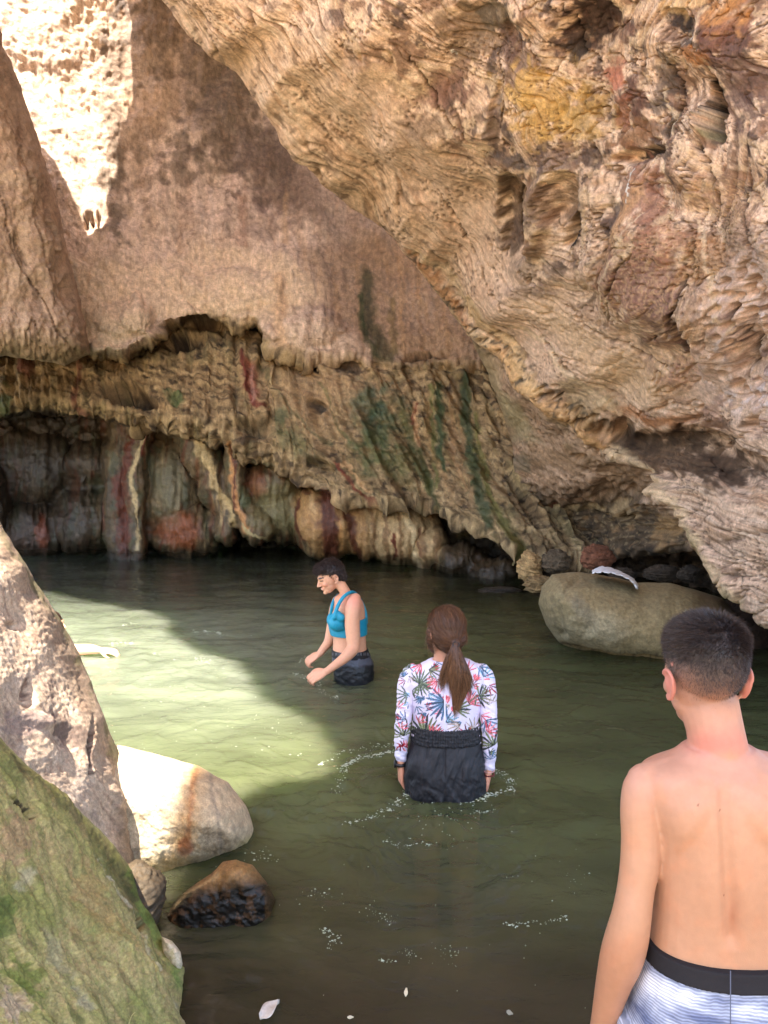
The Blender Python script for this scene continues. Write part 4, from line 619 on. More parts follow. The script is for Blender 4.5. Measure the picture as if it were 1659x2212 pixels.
small_rock('brown_rock', 'dim small rock in the hollow left of the overhang lobe', 1490, 1240, 26, 18, 7.2, (64, 52, 40), 15, rough=.35)
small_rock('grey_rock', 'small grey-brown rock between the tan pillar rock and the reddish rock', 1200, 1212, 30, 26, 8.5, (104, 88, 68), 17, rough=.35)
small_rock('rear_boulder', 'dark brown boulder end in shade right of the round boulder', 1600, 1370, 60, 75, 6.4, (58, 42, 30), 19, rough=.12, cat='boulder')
# ------------------------------------------------------------------ white cloth on the boulder
def cloth():
    pts = catmull([(1281, 1238, 5), (1300, 1233, 11), (1325, 1237, 9), (1350, 1247, 6), (1366, 1257, 7), (1376, 1272, 8)], 10); n = len(pts); m = 15; V_ = []
    for i, (u, v, w) in enumerate(pts):
        for j in range(m):
            t = j / (m - 1) * 2 - 1; D = 6.0 - .12 * t; z = 6 * (1 - t * t) * .3 + 1.8 * math.sin(i * .8 + t * 6) + 1.3 * math.sin(i * 1.7 - t * 9)
            V_.append(P(u + 2.2 * math.sin(j * 1.9), v + w * t * .55 - z * .5 - 2, 5.92 - .18 * t * 1.0 + .01 * math.sin(3 * t + i)))
    me = raw_mesh('towel', np.array(V_), grid_faces(n, m)); o = link('towel', me, simple_mat('white_cotton', (205, 204, 206), .9, .2, .06, 40)); s = o.modifiers.new('solid', 'SOLIDIFY'); s.thickness = .006
    tag(o, 'crumpled white cloth lying on top of the round boulder', 'cloth')
cloth()
#@@PEOPLE
# ------------------------------------------------------------------ people: tools
class Parts:
    def __init__(s): s.v = []; s.f = []
    def add(s, V_, F_):
        o = len(s.v); s.v += [tuple(p) for p in V_]; s.f += [tuple(i + o for i in f) for f in F_]
    def rings(s, R):
        n = len(R[0]); V_ = [p for r in R for p in r]; F_ = []
        for i in range(len(R) - 1):
            for j in range(n): a = i * n + j; b = i * n + (j + 1) % n; F_.append((a, b, b + n, a + n))
        c0 = len(V_); V_ = V_ + [sum((np.array(p) for p in R[0])) / n, sum((np.array(p) for p in R[-1])) / n]
        F_ += [(c0, (j + 1) % n, j) for j in range(n)] + [(c0 + 1, (len(R) - 1) * n + j, (len(R) - 1) * n + (j + 1) % n) for j in range(n)]; s.add(V_, F_)
    def tube(s, pts, n=20, sub=5, cap=True):
        """pts: (x,y,z,r)"""
        q = catmull(pts, sub); q = [np.array(p, float) for p in q]
        if cap:
            d0 = (q[0] - q[1])[:3]; d0 /= np.linalg.norm(d0) + 1e-9; d1 = (q[-1] - q[-2])[:3]; d1 /= np.linalg.norm(d1) + 1e-9
            pre = [np.append(q[0][:3] + d0 * q[0][3] * math.sin(a), q[0][3] * math.cos(a)) for a in (1.4, 1.0, .5)]; post = [np.append(q[-1][:3] + d1 * q[-1][3] * math.sin(a), q[-1][3] * math.cos(a)) for a in (.5, 1.0, 1.4)]; q = pre + q + post
        R = []; t0 = q[1][:3] - q[0][:3]; t0 = t0 / (np.linalg.norm(t0) + 1e-9); x = np.cross(t0, np.array([.3, .9, .1]))
        if np.linalg.norm(x) < .2: x = np.cross(t0, np.array([1, 0, 0.]))
        for i, p in enumerate(q):
            t = q[min(i + 1, len(q) - 1)][:3] - q[max(i - 1, 0)][:3]; t = t / (np.linalg.norm(t) + 1e-9); x = x - t * np.dot(x, t); x = x / (np.linalg.norm(x) + 1e-9); y = np.cross(t, x)
            R.append([p[:3] + p[3] * (x * math.cos(a) + y * math.sin(a)) for a in np.linspace(0, 2 * np.pi, n, endpoint=False)])
        s.rings(R)
    def ell(s, c, r, M=None, n=20):
        R = []
        for th in np.linspace(.08, np.pi - .08, 12):
            ring = []
            for ph in np.linspace(0, 2 * np.pi, n, endpoint=False):
                p = np.array([r[0] * math.sin(th) * math.cos(ph), r[1] * math.sin(th) * math.sin(ph), r[2] * math.cos(th)]) + np.array(c)
                ring.append(np.array((M @ Vector(p.tolist()))[:]) if M is not None else p)
            R.append(ring)
        s.rings(R)
    def torso(s, rings, D, inf=0.0, n=40, ex=2.3, sub=4, yaw=0):
        """rings: uL,uR,v,half depth,(depth shift)"""
        q = catmull([r if len(r) == 5 else r + (0,) for r in rings], sub); R = []
        for (uL, uR, v, ry, dd) in q:
            c = P((uL + uR) / 2, v, D + dd); rx = (uR - uL) / 2 * (D + dd) / F + inf; ry = ry + inf; ring = []
            for a in np.linspace(0, 2 * np.pi, n, endpoint=False):
                ca, sa = math.cos(a), math.sin(a); ring.append(c + np.array([rx * math.copysign(abs(ca) ** (2 / ex), ca), ry * math.copysign(abs(sa) ** (2 / ex), sa), 0]))
            R.append(ring)
        s.rings(R)
    def limb(s, pts, inf=0.0, n=20):
        """pts: u,v,D,r in image units"""
        s.tube([tuple(P(u, v, D)) + (r * D / F + inf,) for (u, v, D, r) in pts], n=n)
    def hand(s, M, curl=.5, side=1, sc=1.0):
        def T(p): return tuple((M @ Vector((p[0] * sc * side, p[1] * sc, p[2] * sc)))[:])
        R = []
        for y, rx, rz in ((-.03, .024, .019), (0, .026, .018), (.03, .036, .016), (.06, .041, .014), (.088, .040, .012)):
            R.append([np.array(T((rx * math.cos(a), y, rz * math.sin(a)))) for a in np.linspace(0, 2 * np.pi, 20, endpoint=False)])
        s.rings(R)
        for x, L_, k in ((.031, .070, 0), (.011, .079, .1), (-.010, .073, .25), (-.030, .056, .4)):
            p = np.array([x, .082, 0.]); ang = 0; pts = [p.copy()]
            for sg in (.45, .32, .25):
                ang += (curl + k * curl) * (1.0 if sg == .45 else .9); p = p + L_ * sg * np.array([x * 1.5, math.cos(ang), -math.sin(ang)]); pts.append(p.copy())
            s.tube([T(q) + (r * sc,) for q, r in zip(pts, (.0095, .009, .008, .0068))], n=12, sub=4)
        s.tube([T(q) + (r * sc,) for q, r in zip([(.026, .02, -.004), (.046, .045, -.014), (.054, .068, -.024), (.054, .088, -.034)], (.014, .0115, .0095, .0078))], n=12, sub=4)
    def head(s, M, ears=True):
        E = lambda c, r: s.ell(c, r, M)
        E((0, -.012, .036), (.076, .096, .084)); E((0, .020, .0), (.069, .074, .085)); E((0, .028, -.045), (.058, .055, .055)); E((0, .045, -.078), (.040, .040, .030)); E((0, .076, -.094), (.019, .016, .014))
        E((0, .078, .020), (.046, .018, .012)); E((.036, .060, -.026), (.024, .024, .022)); E((-.036, .060, -.026), (.024, .024, .022)); E((0, .086, -.056), (.023, .012, .007)); E((0, .084, -.066), (.020, .012, .007))
        T = lambda p, r: tuple((M @ Vector(p))[:]) + (r,)
        s.tube([T((0, .088, .012), .007), T((0, .101, -.012), .008), T((0, .110, -.030), .0105)], n=12); s.ell((.010, .097, -.034), (.008, .010, .007), M); s.ell((-.010, .097, -.034), (.008, .010, .007), M)
        if ears:
            for sx in (-1, 1):
                A = M @ Matrix.Translation((sx * .079, -.008, -.012)) @ Matrix.Rotation(sx * -.42, 4, 'Z') @ Matrix.Rotation(sx * .12, 4, 'Y') @ Matrix.Scale(.92, 4)
                # rim of the ear as a bent tube, bowl inside it
                rim = [(0, .012, -.026), (sx * .006, .004, -.034), (sx * .010, -.008, -.026), (sx * .014, -.018, -.008), (sx * .017, -.022, .012), (sx * .013, -.014, .028), (sx * .008, 0, .033), (sx * .003, .012, .024)]
                s.tube([tuple((A @ Vector(p))[:]) + (.0046,) for p in rim], n=10, sub=4); s.ell((sx * .004, -.004, 0), (.0055, .017, .028), A); s.ell((sx * .002, .002, -.030), (.007, .010, .009), A)
def fuse(parts, voxel, it=6, fac=.5):
    me = bpy.data.meshes.new('tmp'); me.from_pydata(parts.v, [], parts.f); me.update()
    bm_ = __import__('bmesh').new(); bm_.from_mesh(me); __import__('bmesh').ops.recalc_face_normals(bm_, faces=bm_.faces); bm_.to_mesh(me); bm_.free()
    o = bpy.data.objects.new('tmp', me); COL.objects.link(o); r = o.modifiers.new('r', 'REMESH'); r.mode = 'VOXEL'; r.voxel_size = voxel; r.use_smooth_shade = True
    sm_ = o.modifiers.new('s', 'SMOOTH'); sm_.iterations = it; sm_.factor = fac
    dg = bpy.context.evaluated_depsgraph_get(); dg.update(); out = bpy.data.meshes.new_from_object(o.evaluated_get(dg)); bpy.data.objects.remove(o); bpy.data.meshes.remove(me)
    out.polygons.foreach_set('use_smooth', np.ones(len(out.polygons), bool)); return out
def arr(me):
    c = np.zeros(len(me.vertices) * 3, np.float32); me.vertices.foreach_get('co', c); n = np.zeros_like(c); me.vertices.foreach_get('normal', n); return c.reshape(-1, 3).astype(float), n.reshape(-1, 3).astype(float)
def put(me, co): me.vertices.foreach_set('co', np.ascontiguousarray(co, np.float32).ravel()); me.update()
def mixc(c, m, col): m = np.clip(m, 0, 1)[:, None]; return c * (1 - m) + lin(col) * m
def loc(M, co): Mi = np.array(M.inverted()); return co @ Mi[:3, :3].T + Mi[:3, 3]
def frame(origin, fwd, up=(0, 0, 1)):
    y = Vector(fwd).normalized(); x = y.cross(Vector(up)).normalized(); z = x.cross(y); M = Matrix.Identity(4)
    for i in range(3): M[i][0] = x[i]; M[i][1] = y[i]; M[i][2] = z[i]; M[i][3] = origin[i]
    return M
def skin_mat(name):
    m = simple_mat(name, (0, 0, 0), .5, .35, .05, 55, .0006, vc=True, sss=.12, bscale=500); return m
M_SKIN = skin_mat('skin')
def hair_mat(name, rough=.38): m = simple_mat(name, (0, 0, 0), rough, .3, .18, 300, vc=True); return m
M_HAIR = hair_mat('hair')
def strands(name, roots, dirs, length, width, cols, parent, seg=3, bend=None, curl=.0):
    """thin tapering blades of real hair"""
    n = len(roots); side = np.cross(dirs, rng.normal(size=(n, 3))); side /= np.linalg.norm(side, axis=1, keepdims=True) + 1e-9; Vs = []
    p = roots.copy(); d = dirs.copy(); L_ = (length / seg)[:, None]
    for k in range(seg + 1):
        w = (width * (1 - k / (seg + .3)))[:, None]; Vs.append(p - side * w); Vs.append(p + side * w); p = p + d * L_
        if bend is not None: d = d + bend / seg
        d = d + rng.normal(size=(n, 3)) * curl; d /= np.linalg.norm(d, axis=1, keepdims=True)
    V_ = np.stack(Vs, 1); m = 2 * (seg + 1); b = (np.arange(n) * m)[:, None]; Fq = np.concatenate([b + np.array([[2 * k, 2 * k + 1, 2 * k + 3, 2 * k + 2]]) for k in range(seg)])
    C = np.repeat(cols, m, axis=0); return raw_mesh(name, V_.reshape(-1, 3), Fq, C)
def join_mesh(name, meshes, mat, parent):
    Vs, Fs, Cs, o = [], [], [], 0
    for me in meshes:
        c, _ = arr(me); k = np.zeros(len(me.vertices) * 4, np.float32); me.color_attributes['Col'].data.foreach_get('color', k)
        fi = np.zeros(len(me.loops), np.int32); me.loops.foreach_get('vertex_index', fi)
        if any(p.loop_total != 4 for p in me.polygons[:1]) or len(fi) != 4 * len(me.polygons): continue
        Vs.append(c); Fs.append(fi.reshape(-1, 4) + o); Cs.append(k.reshape(-1, 4)); o += len(c)
    return link(name, raw_mesh(name, np.concatenate(Vs), np.concatenate(Fs), np.concatenate(Cs)), mat, parent)
def person(loc_, label):
    e = bpy.data.objects.new('person', None); COL.objects.link(e); e.empty_display_size = .1; e.location = loc_; tag(e, label, 'person'); return e
def child(name, me, mat, root):
    o = link(name, me, mat, root); o.matrix_parent_inverse = Matrix.Translation(root.location).inverted(); return o
def quadsub(me, mask, off):
    """copy of the masked region, lifted along its normals"""
    c, n = arr(me); fi = np.zeros(len(me.loops), np.int32); me.loops.foreach_get('vertex_index', fi); tot = np.zeros(len(me.polygons), np.int32); me.polygons.foreach_get('loop_total', tot)
    q = fi.reshape(-1, 4) if (tot == 4).all() else np.array([tuple(p.vertices) if len(p.vertices) == 4 else tuple(p.vertices) + (p.vertices[-1],) for p in me.polygons if len(p.vertices) in (4,)])
    f = q[mask[q].all(1)]; return c + n * off[:, None], n, f
# ------------------------------------------------------------------ boy at the right, back to the camera
def boy():
    D = 1.5; root = person((0, 0, 0), 'bare-chested boy seen from behind at the right, short dark hair, striped swim shorts'); root.location = (.70, 1.5, -.5)
    px = D / F; HM = frame(P(1521, 1461, D), (-.10, 1, -.17), (0, 0, 1)) @ Matrix.Scale(.955, 4)
    b = Parts(); tor = [(1478, 1626, 1612, .052, .0), (1452, 1660, 1632, .062, .0), (1404, 1722, 1650, .076), (1384, 1752, 1668, .088), (1380, 1764, 1700, .098), (1392, 1758, 1745, .106), (1404, 1752, 1790, .108), (1411, 1748, 1860, .106), (1412, 1747, 1950, .098), (1405, 1753, 2020, .096), (1397, 1762, 2090, .102), (1388, 1772, 2180, .112), (1384, 1778, 2260, .118), (1400, 1760, 2350, .10)]
    tor = [t if len(t) == 5 else t + (0,) for t in tor]; b.torso(tor, D)
    b.limb([(1556, 1660, 1.505, 66), (1550, 1610, 1.50, 61), (1543, 1570, 1.50, 59), (1530, 1520, 1.51, 62)])
    arm = [(1392, 1690, 1.50, 36), (1388, 1705, 1.495, 42), (1384, 1750, 1.49, 43), (1385, 1812, 1.485, 42), (1383, 1862, 1.48, 42), (1374, 1916, 1.475, 39), (1365, 1974, 1.47, 41), (1355, 2022, 1.475, 45), (1342, 2070, 1.49, 45), (1325, 2124, 1.51, 37), (1304, 2207, 1.54, 27), (1296, 2240, 1.55, 25)]
    b.limb([(a, c, d, r) for a, c, d, r in arm]); b.limb([(3142 - a, c, d, r) for a, c, d, r in arm])
    # shoulder caps joining neck and arm
    b.limb([(1540, 1640, 1.50, 34), (1460, 1662, 1.50, 32), (1392, 1688, 1.50, 38)]); b.limb([(1580, 1640, 1.50, 34), (1680, 1662, 1.50, 32), (1750, 1690, 1.50, 38)])
    for s, u in ((1, 1295), (-1, 1848)):
        w = P(u, 2246, 1.55); b.hand(frame(w, (-.05 * s, .25, -1), (-s, -.3, 0)), .35, -s)
    for u in (1470, 1690):
        t = P(u, 2290, D); b.tube([(t[0], t[1], t[2], .085), (t[0], t[1] + .01, t[2] - .25, .070), (t[0], t[1] + .02, -.12, .055), (t[0], t[1], -.35, .045), (t[0], t[1], -.52, .042)]); b.tube([(t[0], t[1] - .02, -.53, .038), (t[0], t[1] + .12, -.55, .035), (t[0], t[1] + .19, -.56, .028)])
    b.head(HM); me = fuse(b, .0035, 7); co, n = arr(me); u, v, Dp = proj(co); back = sm(-.1, -.6, n[:, 1])
    # spine furrow, shoulder blades, waist dimples
    su = 1563 + (v - 1680) * .05; f = np.exp(-((u - su) / 15) ** 2) * sm(1650, 1740, v) * (1 - sm(2020, 2060, v)) * .009
    for uu, s in ((1478, 1), (1662, -1)):
        x = (u - uu) * .94 + s * (v - 1770) * .34; y = (v - 1770) - s * 0 * x; q = np.hypot(x / 46, y / 72); f -= .010 * (1 - sm(.3, 1.25, q))
    f += -.004 * np.exp(-(np.hypot((u - (su - 42)) / 26, (v - 1930) / 90)) ** 2) - .004 * np.exp(-(np.hypot((u - (su + 42)) / 26, (v - 1930) / 90)) ** 2) - .0025 * np.exp(-(np.hypot((u - su) / 8, (v - 1985) / 34)) ** 2)
    q = loc(HM, co); isback = (v > 1640) & (u > 1400); co = co + np.array([0, 1., 0]) * (f * back * (v > 1640))[:, None]; put(me, co)
    C = np.zeros((len(co), 3)) + lin((174, 128, 98)); C = mixc(C, .55 * (1 - sm(1650, 1800, v)), (178, 130, 112)); C = mixc(C, .8 * np.exp(-(np.hypot((u - 1555) / 75, (v - 1606) / 30)) ** 2), (188, 112, 98)); C = mixc(C, .35 * sm(0, .5, fbm(u / 60, v / 60, 3, 300)), (184, 126, 92))
    C = mixc(C, .6 * np.exp(-(np.hypot((u - 1585) / 7, (v - 1985) / 26)) ** 2), (150, 92, 64)); C = mixc(C, .3 * np.exp(-(np.hypot((u - 1585) / 22, (v - 1975) / 60)) ** 2), (160, 100, 70)); C = mixc(C, .4 * sm(1990, 2060, v) * (u < 1400), (176, 118, 86))
    ear = (np.abs(q[:, 0]) > .0745) & (np.abs(q[:, 2] + .012) < .045) & (q[:, 1] < .03); C = mixc(C, .7 * ear, (178, 106, 94))
    for a, c in ((1505, 1735), (1558, 1752), (1628, 1830), (1566, 1936), (1465, 1690)): C = mixc(C, 1.0 * (np.hypot(u - a, v - c) < 1.7), (120, 72, 50))
    # scalp: skin, faded stubble, hair
    hl = -.078 + .035 * sm(.03, .075, np.abs(q[:, 0])) + .05 * sm(-.01, .05, q[:, 1]); up = q[:, 2] - hl; hm = sm(-.005, .085, up) * (q[:, 1] < .062 + .0 * up) * (q[:, 2] > -.085) * (1 - ear); C = mixc(C, sm(-.01, .10, up) * (q[:, 1] < .062) * (q[:, 2] > -.10) * (1 - ear) * .95, (84, 72, 66)); C = mixc(C, sm(.075, .125, up) * (q[:, 2] > -.02) * (1 - ear) * (q[:, 1] < .07) * .9, (44, 34, 30))
    face = (q[:, 1] > .05); lip = np.exp(-(np.hypot(q[:, 0] / .022, (q[:, 2] + .061) / .007)) ** 2) * face; C = mixc(C, lip * .7, (176, 96, 84)); C = mixc(C, face * np.exp(-(np.hypot((np.abs(q[:, 0]) - .032) / .020, (q[:, 2] - .026) / .004)) ** 2), (60, 42, 34)); C = mixc(C, face * (np.hypot((np.abs(q[:, 0]) - .032) / .013, (q[:, 2] - .006) / .005) < 1), (236, 232, 226)); C = mixc(C, face * (np.hypot(np.abs(q[:, 0]) - .032, q[:, 2] - .006) < .005), (50, 34, 26))
    set_col(me, C); child('body', me, M_SKIN, root)
    # hair: cap and strands swirling round the crown
    cap = (q[:, 2] - (.036 + .10 * np.maximum(0, np.abs(q[:, 0]) - .05) * 0 + .008 * fbm(q[:, 0] * 60, q[:, 1] * 60, 2, 301))) ; capm = (cap > 0) & (q[:, 1] < .074 + .0 * cap) & (~ear); off = .0012 + .0045 * sm(.0, .06, cap) + .006 * sm(.04, .1, q[:, 2])
    off = off * (1 + .25 * fbm(q[:, 0] * 45, q[:, 1] * 45 + q[:, 2] * 30, 3, 302)); V_, nn, f_ = quadsub(me, capm, off); hc = np.zeros((len(V_), 3)) + lin((44, 35, 32)); hc *= (.7 + .9 * np.clip(fbm(q[:, 0] * 150, q[:, 2] * 60, 3, 303) + .3, 0, 1))[:, None]
    V2, f2, hc2 = compact(V_, f_, hc); capme = raw_mesh('capt', V2, f2, hc2)
    # sample roots
    def scatter(mask_w, num):
        idx = rng.choice(len(co), num, p=mask_w / mask_w.sum()); return idx
    wts = sm(-.03, .03, cap) * (~ear) * (q[:, 1] < .08) * (.3 + sm(0, .03, cap)) * (q[:, 2] > -.05); idx = scatter(wts, 26000)
    crown = np.array([.014, -.045, .098]); ql = q[idx]; r = ql - crown; rad = r / (np.linalg.norm(r, axis=1, keepdims=True) + 1e-6); nl = n[idx]; R3 = np.array(HM.to_3x3().normalized()); sw = np.cross(rad, np.array([0, 0, 1.])); fl = rad * .9 + sw * .45; fl = fl @ R3.T; fl -= (fl * nl).sum(1, keepdims=True) * nl; d0 = nl * .75 + fl * .9 + rng.normal(size=nl.shape) * .16; d0 /= np.linalg.norm(d0, axis=1, keepdims=True)
    lf = sm(-.018, .04, ql[:, 2] - .012); ln = (.003 + .006 * lf + .015 * sm(.05, .1, ql[:, 2])) * rng.uniform(.7, 1.15, len(idx)); hcol = lin((50, 40, 36)) * rng.uniform(.5, 1.9, (len(idx), 1)); root_p = co[idx] + nl * (off[idx] * .55 * (cap[idx] > 0))[:, None] + rng.normal(size=nl.shape) * .0012
    st = strands('st', root_p, d0, ln, np.full(len(idx), .00042), hcol, root, 3, bend=fl * .5, curl=.06)
    # fine stubble on the fade
    ws = (sm(.0, .12, up) ** 2) * (cap < .012) * (~ear) * (q[:, 1] < .055) * (q[:, 2] > -.08); id2 = scatter(ws, 14000); st2 = strands('st2', co[id2] + rng.normal(size=(14000, 3)) * .001, n[id2] * .6 + np.array([0, 0, -.8]), rng.uniform(.0010, .0030, 14000) * (1 + sm(.02, .06, up[id2])), np.full(14000, .00022), np.tile(lin((58, 48, 44)), (14000, 1)), root, 2)
    h = join_mesh('hair', [capme, st, st2], M_HAIR, root); h.matrix_parent_inverse = Matrix.Translation(root.location).inverted()
    # shorts and waistband
    s = Parts(); sh = [(1398, 1760, 2052, .106, .0), (1394, 1764, 2080, .112, .0), (1380, 1778, 2130, .122, .0), (1362, 1796, 2210, .130, .0), (1352, 1806, 2270, .130, .0)]; s.torso(sh, D, .004)
    for uu, sg in ((1455, 1), (1702, -1)):
        t = P(uu, 2262, D); s.tube([(t[0], t[1], t[2] + .05, .108), (t[0] - .01 * sg, t[1], t[2] - .1, .108), (t[0] - .015 * sg, t[1], t[2] - .26, .106)], cap=False)
    ms = fuse(s, .005, 8); c2, n2 = arr(ms); u2, v2, _ = proj(c2); put(ms, c2 + n2 * (.0035 * fbm(u2 / 26 + v2 / 60, v2 / 70, 4, 305) + .003 * ridge(u2 / 60, v2 / 120, 2, 306))[:, None])
    set_col(ms, np.tile(lin((200, 206, 224)), (len(c2), 1))); m, nt, bs = new_mat('striped_swim_fabric'); L = nt.links.new; tc = N(nt, 'ShaderNodeTexCoord')
    sep = N(nt, 'ShaderNodeSeparateXYZ'); L(tc.outputs['Object'], sep.inputs[0]); n1 = N(nt, 'ShaderNodeTexNoise', Scale=3.5, Detail=2); L(tc.outputs['Object'], n1.inputs['Vector']); ad = N(nt, 'ShaderNodeMath', operation='MULTIPLY_ADD'); L(n1.outputs[0], ad.inputs[0]); ad.inputs[1].default_value = .05; L(sep.outputs[2], ad.inputs[2])
    ml = N(nt, 'ShaderNodeMath', operation='MULTIPLY'); L(ad.outputs[0], ml.inputs[0]); ml.inputs[1].default_value = 1150; sn = N(nt, 'ShaderNodeMath', operation='SINE'); L(ml.outputs[0], sn.inputs[0])
    mp = N(nt, 'ShaderNodeMapping'); mp.inputs['Scale'].default_value = (5, 5, 15); mp.inputs['Rotation'].default_value = (0, .35, 0); L(tc.outputs['Object'], mp.inputs['Vector']); n3 = N(nt, 'ShaderNodeTexNoise', Scale=1.6, Detail=4); L(mp.outputs[0], n3.inputs['Vector']); cr = N(nt, 'ShaderNodeValToRGB'); L(n3.outputs[0], cr.inputs[0])
    e = cr.color_ramp.elements; e[0].position = .36; e[0].color = (*lin((96, 104, 134)), 1); e[1].position = .60; e[1].color = (*lin((216, 218, 228)), 1); x = e.new(.48); x.color = (*lin((156, 162, 182)), 1)
    sc_ = N(nt, 'ShaderNodeMapRange'); sc_.inputs[1].default_value = -.2; sc_.inputs[2].default_value = .6; sc_.inputs[3].default_value = .62; sc_.inputs[4].default_value = 1.05; L(sn.outputs[0], sc_.inputs[0]); vv = N(nt, 'ShaderNodeVectorMath', operation='SCALE'); L(cr.outputs[0], vv.inputs[0]); L(sc_.outputs[0], vv.inputs['Scale']); L(vv.outputs[0], bs.inputs['Base Color']); bs.inputs['Roughness'].default_value = .85
    so_ = child('shorts', ms, m, root)
    w = Parts(); w.torso([(1400, 1757, 2026, .104, .0), (1399, 1758, 2042, .106, .0), (1396, 1761, 2062, .112, .0)], D, .0075, n=72); mw = fuse(w, .003, 4); set_col(mw, np.tile(lin((28, 25, 27)), (len(mw.vertices), 1))); child('waistband', mw, simple_mat('black_elastic', (30, 27, 29), .85, .3, .08, 200, .0006), root)
    p_ = Parts(); p_.tube([tuple(P(1578, vv_, 1.5 - .124)) + (.0010,) for vv_ in (2098, 2150, 2210, 2260)], n=8); ps = bpy.data.meshes.new('seam'); ps.from_pydata(p_.v, [], p_.f); child('seam', ps, simple_mat('seam_thread', (84, 88, 104), .8), root)
boy()
# ------------------------------------------------------------------ ponytailed person wading away
def fan(U, V, C, u, v, r, ang, n, spread, col, col2, w=.16, seed=0):
    """a palm-leaf fan printed on cloth"""
    for k in range(n):
        a = math.radians(ang + (k / (n - 1) - .5) * spread) if n > 1 else math.radians(ang); rr = r * (1 - .25 * abs(k / (max(n - 1, 1)) - .5)); dx, dy = math.cos(a), -math.sin(a)
        x = ((U - u) * dx + (V - v) * dy) / rr; y = np.abs(-(U - u) * dy + (V - v) * dx) / rr; ww = w * np.sin(np.clip(x, 0, 1) * np.pi) ** .7 * (.55 + .5 * x); m = (x > 0) & (x < 1) & (y < ww)
        cc = col if (k + seed) % 3 else col2; C[m] = lin(cc); C[m & (y < .014)] = lin(tuple(int(q * .45) for q in cc))
    return C
LEAF = [((112, 124, 98), (70, 82, 74)), ((226, 96, 110), (240, 150, 156)), ((92, 124, 156), (58, 82, 108)), ((196, 176, 164), (150, 140, 128)), ((170, 30, 44), (96, 24, 40)), ((124, 130, 96), (60, 66, 66)), ((150, 190, 216), (86, 110, 136))]
def girl():
    D = 3.47; root = person((.28, 3.45, -.8), 'person wading away in white leaf-print long-sleeved top and black shorts, brown ponytail')
    HM = frame(P(963, 1366, D), (-.30, 1, -.16)) @ Matrix.Scale(1.0, 4)
    tor = [(930, 1010, 1424, .055, 0), (906, 1034, 1436, .070, 0), (890, 1044, 1448, .085, 0), (884, 1047, 1475, .100, 0), (889, 1038, 1508, .110, 0), (893, 1033, 1540, .108, 0), (896, 1030, 1572, .102, 0), (892, 1034, 1596, .106, 0)]
    low = [(892, 1034, 1596, .106, 0), (880, 1042, 1625, .120, 0), (878, 1044, 1665, .125, 0), (884, 1040, 1705, .12, 0), (900, 1026, 1740, .09, 0)]
    La = [(892, 1452, 3.47, 17), (884, 1464, 3.47, 19), (877, 1490, 3.46, 17.5), (875, 1520, 3.45, 16.5), (871, 1556, 3.44, 15.5), (868, 1590, 3.44, 14), (866, 1622, 3.45, 11.5), (866, 1644, 3.46, 10)]
    Ra = [(1040, 1452, 3.47, 17), (1047, 1464, 3.47, 19), (1053, 1490, 3.46, 17.5), (1054, 1520, 3.45, 17), (1056, 1560, 3.44, 16.5), (1058, 1595, 3.44, 14), (1058, 1630, 3.45, 11.8), (1056, 1662, 3.46, 10)]
    b = Parts(); b.torso(tor, D, -.006); b.torso(low, D, -.008); b.limb(La, -.004); b.limb(Ra, -.004); b.limb([(963, 1440, D, 28), (962, 1415, D, 25), (962, 1395, D, 26)]); b.head(HM)
    b.hand(frame(P(866, 1652, 3.46), (.0, .12, -1), (-1, -.2, 0)), .30, 1, .92); b.hand(frame(P(1055, 1668, 3.46), (-.10, .12, -1), (1, -.2, 0)), .30, -1, .92)
    for u_ in (922, 1000):
        t = P(u_, 1720, D); b.tube([(t[0], t[1], t[2], .085), (t[0], t[1], t[2] - .22, .072), (t[0], t[1] - .01, -.42, .055), (t[0], t[1] - .03, -.62, .050), (t[0], t[1] - .02, -.84, .04)]); b.tube([(t[0], t[1] - .02, -.86, .038), (t[0], t[1] + .15, -.88, .03)])
    me = fuse(b, .0042, 5); co, n = arr(me); q = loc(HM, co); C = np.zeros((len(co), 3)) + lin((196, 140, 112)); u, v, _ = proj(co); face = q[:, 1] > .05
    C = mixc(C, .6 * np.exp(-(np.hypot(q[:, 0] / .022, (q[:, 2] + .061) / .007)) ** 2) * face, (176, 90, 84)); C = mixc(C, face * np.exp(-(np.hypot((np.abs(q[:, 0]) - .032) / .020, (q[:, 2] - .026) / .004)) ** 2), (70, 46, 34)); C = mixc(C, face * (np.hypot((np.abs(q[:, 0]) - .032) / .013, (q[:, 2] - .006) / .005) < 1), (236, 232, 226)); C = mixc(C, face * (np.hypot(np.abs(q[:, 0]) - .032, q[:, 2] - .006) < .005), (60, 40, 26)); C = mixc(C, .3 * sm(1640, 1700, v), (206, 140, 120)); set_col(me, C); child('body', me, M_SKIN, root)
    # top
    s = Parts(); s.torso(tor, D, .002); s.limb(La[:-1] + [(866, 1636, 3.455, 11)], .0015); s.limb(Ra[:-1] + [(1057, 1656, 3.46, 10.6)], .0015); s.torso([(892, 1034, 1560, .103, 0), (890, 1036, 1600, .106, 0)], D, .002)
    ms = fuse(s, .003, 7); c2, n2 = arr(ms); u2, v2, D2 = proj(c2); c2 = c2 + n2 * (.0035 * ridge(u2 / 26 + v2 / 34, v2 / 30 - u2 / 50, 3, 310) * (.35 + .65 * sm(1530, 1580, v2)) + .004 * ridge(u2 / 30 - v2 / 20, v2 / 60, 2, 312) * ((u2 < 895) | (u2 > 1030)) + .0022 * fbm(u2 / 12, v2 / 18, 3, 311))[:, None]; put(ms, c2)
    K = np.zeros((len(c2), 3)) + lin((212, 202, 222)); fr = n2[:, 1] < .35; U_ = np.where(fr, u2, u2 + 37.0); V_ = np.where(fr, v2, v2 + 23.0)
